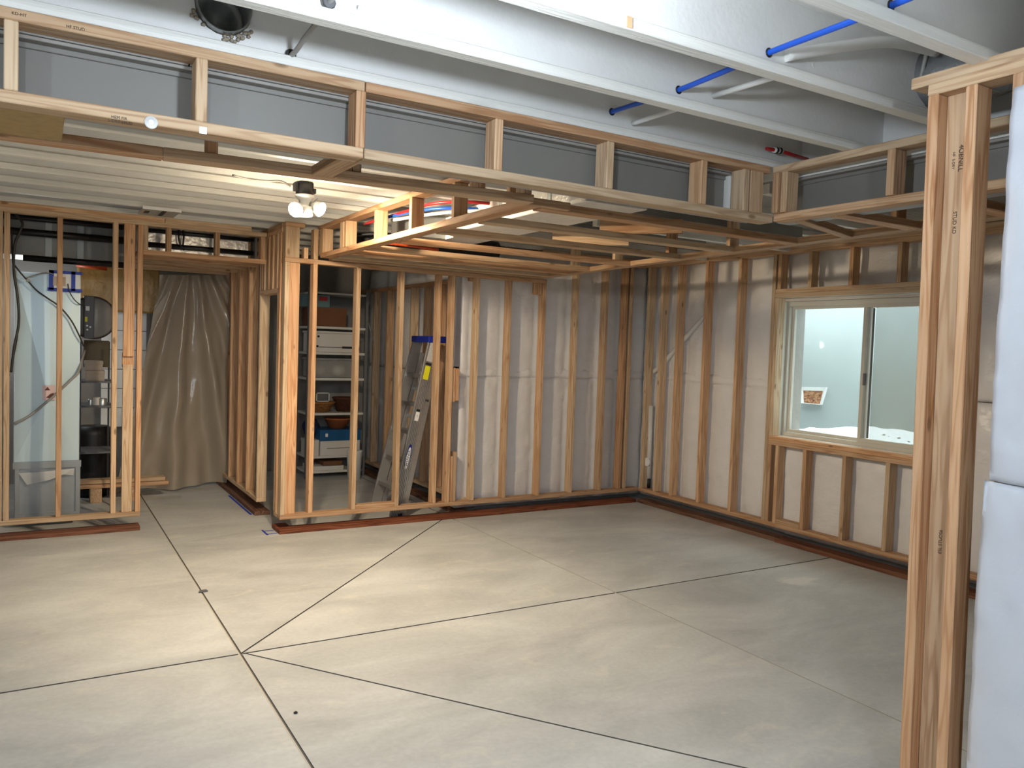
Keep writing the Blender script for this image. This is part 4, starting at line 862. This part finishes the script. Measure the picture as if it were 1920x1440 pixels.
# ladder: two side rails, steps, blue top cap, rear rails
ld = thing('step_ladder', 'folded aluminium step ladder with a blue top leaning inside the closet', 'ladder', (3.0, 7.05, 0))
dirv = Vector((.365, 0, 1.66)).normalized(); side = Vector((dirv.z, 0, -dirv.x))      # side = across the rail, towards +X
def rail(base, L, w, t, nm, grooves=3, m=ALU):
    b0 = Vector(base); q = b0+dirv*L
    r = bar(ld, nm, b0, q, t, w, m, .003, up=side)
    return r
N0 = Vector((2.872, 6.86, .01)); F0 = Vector((2.87, 7.36, .01))
LT = 1.69
# front rails converge towards the top
def rail2(p, q, w, t, nm, m=ALU):
    return bar(ld, nm, p, q, t, w, m, .003, up=side)
NT = N0+dirv*LT+Vector((0, .04, 0)); FT = F0+dirv*LT+Vector((0, -.11, 0))
rn = rail2(N0, NT, .10, .026, 'front_rail'); rf = rail2(F0, FT, .10, .026, 'front_rail')
RO = side*.084
rail2(N0+RO+Vector((0, .01, .02)), NT+RO*.9-dirv*.1+Vector((0, .01, 0)), .062, .022, 'rear_rail'); rail2(F0+RO+Vector((0, -.01, .02)), FT+RO*.9-dirv*.1, .045, .022, 'rear_rail')
# fluting lines on the near rail
nrm = Vector((0, -1, 0))
for s in (-.032, -.016, 0, .016, .032):
    a = N0+side*s+nrm*.0136+dirv*.01; b = NT+side*s+nrm*.0136-dirv*.01; bar(rn, 'flute', a, b, .0012, .004, ALUD, 0, up=side)
def along(p, q, h):
    t = h/(q.z-p.z); return p+(q-p)*t
for h in (.27, .53, .80, 1.06, 1.33):
    a = along(N0, NT, h)+Vector((0, .012, 0)); b = along(F0, FT, h)-Vector((0, .012, 0))
    stp = bar(ld, 'step', a, b, .078, .010, ALU, .002); bar(stp, 'step_lip', a+Vector((-.04, 0, -.012)), b+Vector((-.04, 0, -.012)), .004, .034, ALU, .001)
for h in (.40, .93, 1.2):
    a = along(N0, NT, h)+RO+Vector((0, .012, 0)); b = along(F0, FT, h)+RO-Vector((0, .012, 0)); bar(ld, 'rear_brace', a, b, .012, .03, ALU, .002)
cp = (NT+FT)/2+dirv*.02
bar(ld, 'top_cap', Vector((cp.x+.05, NT.y-.03, cp.z)), Vector((cp.x+.05, FT.y+.03, cp.z)), .22, .062, LBLUE, .006)
bar(ld, 'spreader_clip', NT-dirv*.55+nrm*.016-side*.03, NT-dirv*.56+nrm*.016+side*.09, .006, .022, ALUD, .002, up=dirv)
MB().box(N0.x+.03, N0.x+.075, N0.y-.02, N0.y+.02, .0, .045, .004).build('foot', BLACK, ld)
MB().box(F0.x-.03, F0.x+.05, F0.y-.02, F0.y+.02, .0, .03, .004).build('foot', BLACK, ld)
def decal(h, dh, w, m, nm, parent=rn, off=.0142):
    p = along(N0, NT, h); bar(parent, nm, p+nrm*off, p+dirv*dh+nrm*off, .0012, w, m, 0, up=side, label=None)
    return p+dirv*dh*.5+nrm*(off+.0008)
decal(1.46, .20, .06, mat('grey_print_label', srgb(206, 204, 198), .6, vary=.3, vscale=90), 'instruction_label'); decal(1.29, .13, .055, YEL, 'yellow_label'); decal(1.425, .022, .055, BLACKI, 'label_header')
pc = decal(.90, .085, .038, WHITE, 'white_label'); decal(.987, .022, .038, BLACKI, 'label_header')
text(rn, 'label_print', '!', .04, pc+nrm*.001, (1, 0, 0), dirv, BLACKI)
pl = along(N0, NT, .55)+nrm*.0148
bm = bmesh.new(); ring_ = [bm.verts.new(pl+dirv*(.135*math.cos(a))+side*(.024*math.sin(a))) for a in [2*math.pi*i/32 for i in range(32)]]; bm.faces.new(ring_); bmesh.ops.recalc_face_normals(bm, faces=bm.faces[:])
me = bpy.data.meshes.new('logo_oval'); bm.to_mesh(me); bm.free()
for v in me.vertices: v.co -= pl
link('logo_oval', me, LOGOB, rn, pl)
bm = bmesh.new(); ring_ = [bm.verts.new(dirv*(.105*math.cos(a))+side*(.0175*math.sin(a))) for a in [2*math.pi*i/32 for i in range(32)]]; bm.faces.new(ring_); me = bpy.data.meshes.new('logo_field'); bm.to_mesh(me); bm.free(); link('logo_field', me, WHITE, rn, pl+nrm*.0006)
text(rn, 'logo_lettering', 'WERNER', .038, pl+nrm*.0014, dirv, -side, BLACKI)

# ================================================================ SMALL THINGS
# wrapped pipe and vent fitting in the right-hand corner
MB().tube(smooth_path([(5.765, 6.68, 1.40), (5.748, 6.50, 1.50), (5.748, 6.19, 1.76), (5.748, 5.93, 1.98), (5.77, 5.85, 2.05)]), [.024]*25, 12).build('wrapped_pipe', PVC, None, label='pale wrapped pipe slanting across the bays left of the window', cat='pipe')
pv = thing('pipe_cleanout', 'white vertical pipe with cleanout fitting in the corner bay', 'pipe', (5.72, 6.58, .18))
MB().tube([(5.715, 6.60, .20), (5.715, 6.61, 1.05)], .024, 14).build('standpipe', PVC, pv); MB().lathe([(.045, -.02), (.045, 0), (.028, .004), (.028, .01)], (5.695, 6.60, .44), 'X', 18, True).build('cleanout_cap', WHITE, pv); MB().tube([(5.71, 6.585, .16), (5.71, 6.585, .26)], .02, 10).build('valve', BLACK, pv)
# blue tape on floor
for i, (x0, x1, y0, y1) in enumerate(((1.655, 1.672, 6.66, 6.86), (1.672, 1.75, 6.69, 6.708), (1.672, 1.75, 6.80, 6.818))):
    if i == 0: tp = thing('floor_tape', 'blue tape mark on the floor at the closet corner', 'tape', (1.69, 6.75, 0))
    MB().box(x0, x1, y0, y1, .0005, .0012).build('tape_strip', TAPE, tp)
MB().box(1.705, 1.728, 7.5, 8.5, .0005, .0012).build('floor_tape', TAPE, None, label='long blue tape strip on the floor beside the hallway partition', cat='tape')
MB().poly([(.895, 5.30, .0005), (.955, 5.31, .0005), (.95, 5.35, .0005), (.905, 5.34, .0005)], (0, 0, .006)).build('debris', DARKG, None, label='small dark chip on the long floor joint', cat='debris')
MB().lathe([(.002, 0), (.010, .004), (.002, .010)], (.985, 3.40, 0), 'Z', 7, True).build('debris', BLACK, None, label='tiny black crumb on the bare floor in the foreground', cat='debris')
# orange paint mark on the nearest flange
MB().box(1.52, 1.54, 1.940, 1.942, 2.612, 2.645).build('paint_mark', mat('orange_mark', srgb(240, 160, 120), .7), ce)
